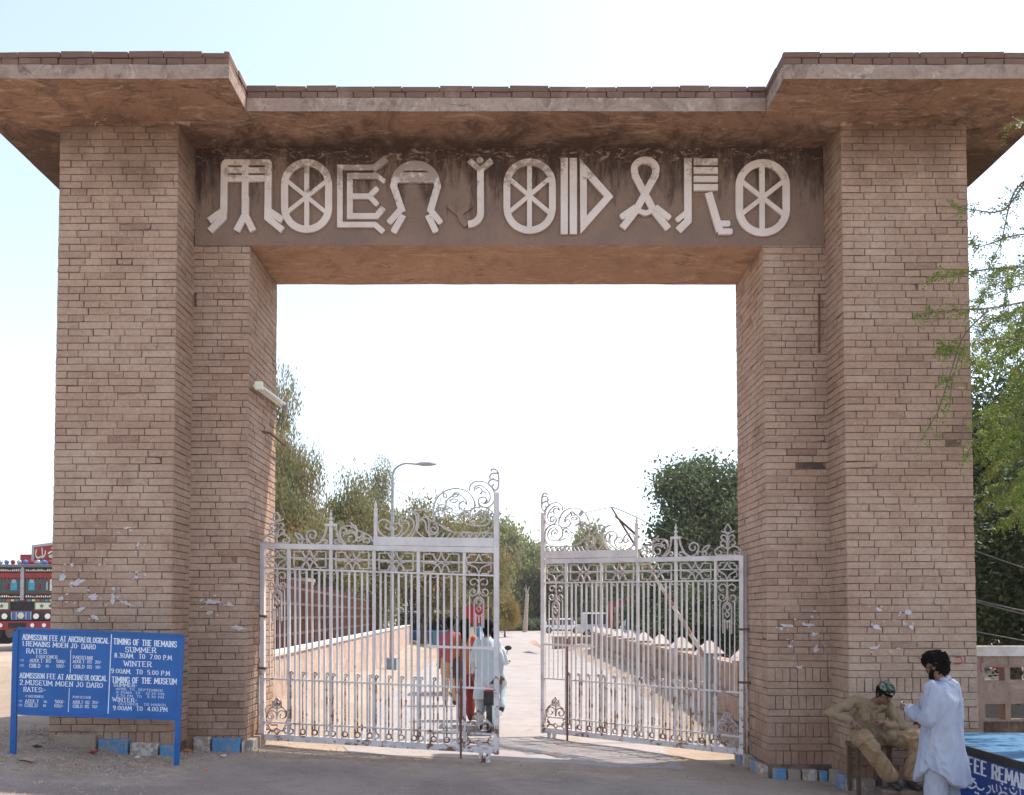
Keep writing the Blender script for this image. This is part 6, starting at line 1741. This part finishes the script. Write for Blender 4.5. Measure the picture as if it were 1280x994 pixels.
GL = 'eucalyptus trees behind the low wall on the left'
tree('euc_thin', 352, 462, 40, .2, 1.0, 'tallest eucalyptus, its thin top rising beside the left pier', GL, rot=.4)
tree('euc', 346, 540, 38, .2, .80, 'dense drooping eucalyptus just right of the left pier', GL, rot=1.0)
tree('euc', 318, 600, 36, .2, .9, 'eucalyptus mostly hidden behind the left pier', GL, rot=3)
tree('bushy', 440, 592, 44, .1, .70, 'olive bushy eucalyptus between the drooping tree and the street lamp', GL, rot=2.2)
tree('euc_thin', 478, 571, 46, .1, .8, 'slender eucalyptus with a wispy top just left of the street lamp', GL, rot=.2)
tree('bushy', 462, 625, 42, .1, .8, 'low reddish olive tree under the wispy eucalyptus', GL, rot=4.2)
tree('bushy', 530, 622, 50, .1, .9, 'rounded olive tree just right of the street lamp', GL, rot=5.2)
tree('bushy', 575, 640, 56, .1, 1.0, 'low olive tree behind the scrolled crest of the left gate leaf', GL, rot=.9)
tree('bushy', 398, 645, 35, .1, .7, 'low drooping tree nearest behind the rusty railing', GL, rot=3.3)
GF = 'hazy trees closing the far end of the road'
tree('far', 600, 640, 100, 0, .9, 'far hazy tree at the left of the gap between the gate leaves', GF, rot=.3)
tree('far', 628, 648, 112, 0, .8, 'hazy tree with loose top seen in the gap between gates', GF, rot=1.3)
tree('far', 662, 672, 118, 0, 1.0, 'broad hazy tree in the middle of the gap between gates', GF, rot=2.3)
tree('far', 700, 690, 115, 0, 1.0, 'far hazy tree behind the free end of the right gate leaf', GF, rot=3.9)
tree('far', 738, 655, 105, 0, .8, 'tree rising behind the scrolls of the right gate leaf', GF, rot=4.4)
tree('far', 778, 690, 92, 0, .8, 'far tree behind the orange painted truck', GF, rot=5.4)
tree('far', 560, 690, 95, 0, .9, 'far hazy tree beyond the blue kiosks', GF, rot=5.9)
GR = 'dark trees right of the road behind the parapet'
tree('green', 897, 572, 46, .2, 1.0, 'large dark green tree right of the road beside the right pier', GR, rot=.6)
tree('green', 945, 590, 50, .2, 1.1, 'large tree behind the right pier', GR, rot=2.4)
tree('dark', 850, 700, 40, .2, .8, 'low dark tree under the large green one, nearer the truck', GR, rot=1.6)
tree('dark', 905, 690, 32, .2, .8, 'low dark tree under the large green one, against the right pier', GR, rot=3.6)
tree('dark', 880, 735, 27, .2, .55, 'dark hedge tree close behind the parapet posts', GR, rot=4.6)
tree('dark', 815, 735, 52, .2, .6, 'dark bushy tree behind the white car', GR, rot=5.0)
GW = 'dark trees behind the pierced wall'
tree('tall_dark', 1262, 470, 19, -.2, .95, 'tall dark tree behind the pierced wall nearest the right pillar', GW, rot=.8)
tree('tall_dark', 1345, 430, 17, -.2, 1.0, 'dark tree behind the pierced wall at the right edge', GW, rot=2.8)
tree('tall_dark', 1225, 560, 24, -.2, .9, 'dark tree half hidden behind the right pillar', GW, rot=4.8)
tree('tall_dark', 1300, 560, 15.5, -.2, .8, 'lower dark tree close behind the pierced wall', GW, rot=1.8)
GS = 'shrubs lining the far end of the road'
SHL = ['low shrub at the foot of the golden tree, leftmost in the gap between gates', 'low shrub between the golden tree and the bare trunk', 'low shrub immediately right of the bare trunk', 'low shrub just left of the free end of the right gate', 'low shrub seen through the first bars of the right gate leaf', 'low shrub behind the white car beyond the right gate leaf', 'low shrub beside the white van, farthest right of the row', 'low shrub behind the red canvas cart', 'low shrub beyond the blue kiosks left of the walkers']
for i, (px, py, Y) in enumerate(((640, 771, 98), (650, 774, 98), (664, 772, 99), (676, 773, 99), (690, 771, 100), (706, 772, 100), (722, 771, 98), (566, 770, 90), (545, 769, 85))):
    tree('shrub', px, py, Y, -.05, 2.2, SHL[i], GS, cat='shrub', name='shrub', rot=i)
tm_, cm_ = protos['bushy']; cg = cm_.copy(); cg.materials.clear(); cg.materials.append(M['leaf_gold']); protos['gold'] = (tm_, cg); cm_bounds['gold'] = cm_bounds['bushy']
tree('gold', 631, 738, 70, 0, .38, 'small golden yellow tree beside the free end of the left gate leaf', None, rot=.5)
# bare trunk
b_ = P(656, 780, 90); root = empty('bare_tree', (b_.x, 90, 0), 'bare pale trunk forking at its top in front of the hazy trees', 'tree')
m = MB(); t1 = P(659, 742, 90); m.tube([(b_.x, 90, -.1), (b_.x + .1, 90, 1.5), tuple(t1)], [.27, .22, .17], 8)
for (qx, qy) in ((655, 735), (657, 731), (662, 733)): m.tube([tuple(t1), tuple(P(qx, qy, 90))], [.10, .03], 5)
m.obj('trunk', M['palebark'], root)

# ------------------------------------------------------------------ acacia hanging in from the right
tx, ty = 7.6, 9.4
root = empty('acacia_tree', (tx, ty, gz(5, 9.4)), 'feathery acacia reaching in over the right pillar from outside the frame', 'tree')
m = MB(); m.tube([(tx, ty, -.6), (tx + .1, ty, 1.5), (tx - .1, ty, 3.2), (tx - .1, ty - .1, 5.2), (tx, ty, 7.5)], [.24, .2, .17, .12, .05], 10); m.obj('trunk', M['bark'], root)
ra = random.Random(31); lv = []
def leaflet(c, ax, nrm_, L, W_):
    sd = ax.cross(nrm_).normalized() * W_; lv.extend([c, c + ax * L * .5 + sd, c + ax * L, c + ax * L * .5 - sd])
def frond(c, d, L):
    """pinnate leaf: pairs of narrow leaflets along a short midrib"""
    d = d.normalized(); nn = Vector((ra.gauss(0, .5), -1, ra.gauss(.4, .5))).normalized(); s = d.cross(nn).normalized(); k = max(4, int(L / .021))
    for i in range(k):
        p = c + d * L * i / k + Vector((0, 0, -.25 * L * (i / k) ** 2))
        for sg in (-1, 1):
            if ra.random() < .22: continue
            leaflet(p, (s * sg + d * ra.uniform(.2, .6) + Vector((ra.gauss(0, .15), ra.gauss(0, .2), -.1 + ra.gauss(0, .15)))).normalized(), nn, .044 * (1 - .4 * i / k) * ra.uniform(.6, 1.2), .0095 * ra.uniform(.7, 1.3))
twigs = MB()
def branch(pts, r0, dens=26, L=.17, side=1.0):
    q = bez([tuple(p) for p in pts], 6); q = [Vector(p) for p in q]; twigs.tube(q, [lerp(r0, .003, i / (len(q) - 1)) for i in range(len(q))], 5)
    tot = sum((q[i + 1] - q[i]).length for i in range(len(q) - 1)); n_ = int(tot * dens)
    for k in range(n_):
        t = (k + ra.random()) / n_; i = min(int(t * (len(q) - 1)), len(q) - 2); p = q[i].lerp(q[i + 1], t * (len(q) - 1) - i); d = (q[i + 1] - q[i]).normalized()
        frond(p, d * .7 + Vector((ra.gauss(0, .8), ra.gauss(0, .5), ra.gauss(-.1, .8))) * side, L * ra.uniform(.6, 1.2))
def BR(pl, Ya, Yb, r0=.010, dens=26, L=.17):
    n_ = len(pl); branch([P(x, y, lerp(Ya, Yb, i / (n_ - 1))) for i, (x, y) in enumerate(pl)], r0, dens, L)
BR([(1330, 110), (1290, 150), (1262, 154)], 9.0, 8.9, .01, 14)
BR([(1400, 200), (1300, 215), (1255, 262), (1215, 262), (1188, 256)], 9.2, 8.8, .014, 16)
BR([(1300, 215), (1268, 240), (1252, 300), (1240, 325)], 9.2, 9.0, .012, 22)
BR([(1400, 300), (1300, 330), (1250, 335), (1210, 340), (1164, 348)], 9.3, 8.7, .014, 30)
BR([(1300, 290), (1262, 296), (1225, 308), (1212, 300)], 9.2, 9.0, .01, 26)
BR([(1400, 370), (1300, 375), (1240, 385), (1190, 388), (1145, 393)], 9.3, 8.7, .014, 26)
BR([(1300, 350), (1258, 362), (1222, 378)], 9.2, 9.0, .01, 30)
BR([(1400, 440), (1290, 425), (1240, 425), (1200, 436), (1178, 430)], 9.3, 8.8, .012, 30)
BR([(1235, 388), (1205, 420), (1187, 470), (1172, 515), (1150, 552)], 8.9, 8.7, .010, 13)
BR([(1200, 440), (1190, 480), (1188, 505)], 8.8, 8.75, .006, 12)
BR([(1400, 480), (1290, 470), (1240, 460), (1216, 452)], 9.3, 9.0, .012, 32)
for k in range(105):
    x = ra.uniform(1226, 1330); y = ra.uniform(440, 640) if k % 3 else ra.uniform(330, 470); Yk = ra.uniform(9.3, 11.6)
    if x < 1240 and y > 610: continue
    BR([(x + 70, y - 30), (x + 30, y - 12), (x, y), (x - ra.uniform(4, 22), y + ra.uniform(6, 30))], Yk + .2, Yk, .008, 30, .17)
twigs.obj('twigs', M['bark'], root)['kind'] = 'stuff'
for (a, b_) in ((2.6, (1340, 200)), (3.2, (1350, 300)), (3.0, (1350, 370)), (2.8, (1350, 440)), (3.6, (1330, 110)), (2.4, (1350, 480))):
    m = MB(); e = P(*b_, 9.3); m.tube([(tx - .1, ty, a + .6), Vector((tx - .1, ty, a + .6)).lerp(e, .5) + Vector((0, 0, .25)), e], [.07, .04, .016], 7); m.obj('limb', M['bark'], root)
v = np.array([tuple(p) for p in lv]); lm = quads_mesh('crown', v); o = link('crown', lm, M['leaf_acacia'], root)
# the rest of its crown outside the frame, so that it stands as a tree from elsewhere
rr_ = np.random.default_rng(8); v2 = []
T_, vv = tree_mesh(seed=12, H=8, zc=5.4, rx=2.1, rz=2.6, lobes=10, clumps=320, leaves=50, ls=.05, lr=.35, droop=.4, spread=1, sig=.3, trunk_r=.1)
vv = vv + np.array([tx + 1.9, ty + .2, 0.]); o = link('outer_crown', quads_mesh('crown', vv), M['leaf_acacia'], root)

# ------------------------------------------------------------------ litter
def litter(px, py, s, mat, lab, nm='litter'):
    Y = 9.5
    for _ in range(12):
        p = P(px, py, Y); dz = p.z - gz(p.x, Y); Y += dz * 4
        if abs(dz) < .005: break
    p = P(px, py, Y); m = MB(); r = random.Random(int(px * 7))
    n = 7; ring_ = [(math.cos(6.28 * k / n) * s * r.uniform(.5, 1.1), math.sin(6.28 * k / n) * s * .6 * r.uniform(.5, 1.1)) for k in range(n)]
    z = gzn(p.x, Y) + .012
    vs = [(p.x + a, Y + b_, z + r.uniform(0, s * .3)) for a, b_ in ring_] + [(p.x, Y, z + s * .45)] + [(p.x, Y, z - .005)]
    m.add(vs, [(k, (k + 1) % n, n) for k in range(n)] + [((k + 1) % n, k, n + 1) for k in range(n)]); tag(m.obj(nm, M[mat]), lab, 'litter')
litter(117, 944, .085, 'red', 'red crumpled wrapper below the blue board')
litter(106, 950, .03, 'truck_orange', 'small orange scrap left of the red wrapper'); litter(95, 957, .03, 'truck_orange', 'orange scrap lowest on the gravel under the board')
litter(234, 940, .07, 'truck_orange', 'orange wrapper at the foot of the right post of the board'); litter(258, 964, .04, 'truck_orange', 'orange scrap lying on the asphalt edge right of the board')
litter(172, 948, .06, 'whitewash', 'pale stone lying before the painted plinth blocks', 'stone'); litter(280, 946, .05, 'whitewash', 'white scrap in front of the inner left pier')
litter(46, 936, .07, 'dark', 'dark scrap on the gravel by the left post of the board'); litter(35, 953, .11, 'parapet', 'thin grey piece of debris near the left post of the board')
litter(1010, 968, .05, 'gravel', 'small pale stone in front of the inner right pier', 'stone')
for i, (px, py, s) in enumerate(((925, 952, .07), (915, 958, .05), (938, 962, .06))):
    litter(px, py, s, 'coping', ('red brick lump at the foot of the right gate post', 'small brick lump left of the right gate post', 'broken brick piece right of the gate post foot')[i], 'brick_rubble')

# ------------------------------------------------------------------ air
m = MB(); m.bb(-900, 900, -60, 900, -1.9, 16)
hm = bpy.data.materials.new('haze_air'); hm.use_nodes = True; ht = hm.node_tree; ht.nodes.remove(ht.nodes['Principled BSDF'])
pv = ht.nodes.new('ShaderNodeVolumePrincipled'); pv.inputs['Color'].default_value = (.92, .93, .95, 1); pv.inputs['Density'].default_value = .0004; pv.inputs['Anisotropy'].default_value = .2
ht.links.new(pv.outputs[0], ht.nodes['Material Output'].inputs['Volume'])
tag(m.obj('haze', hm), kind='stuff')
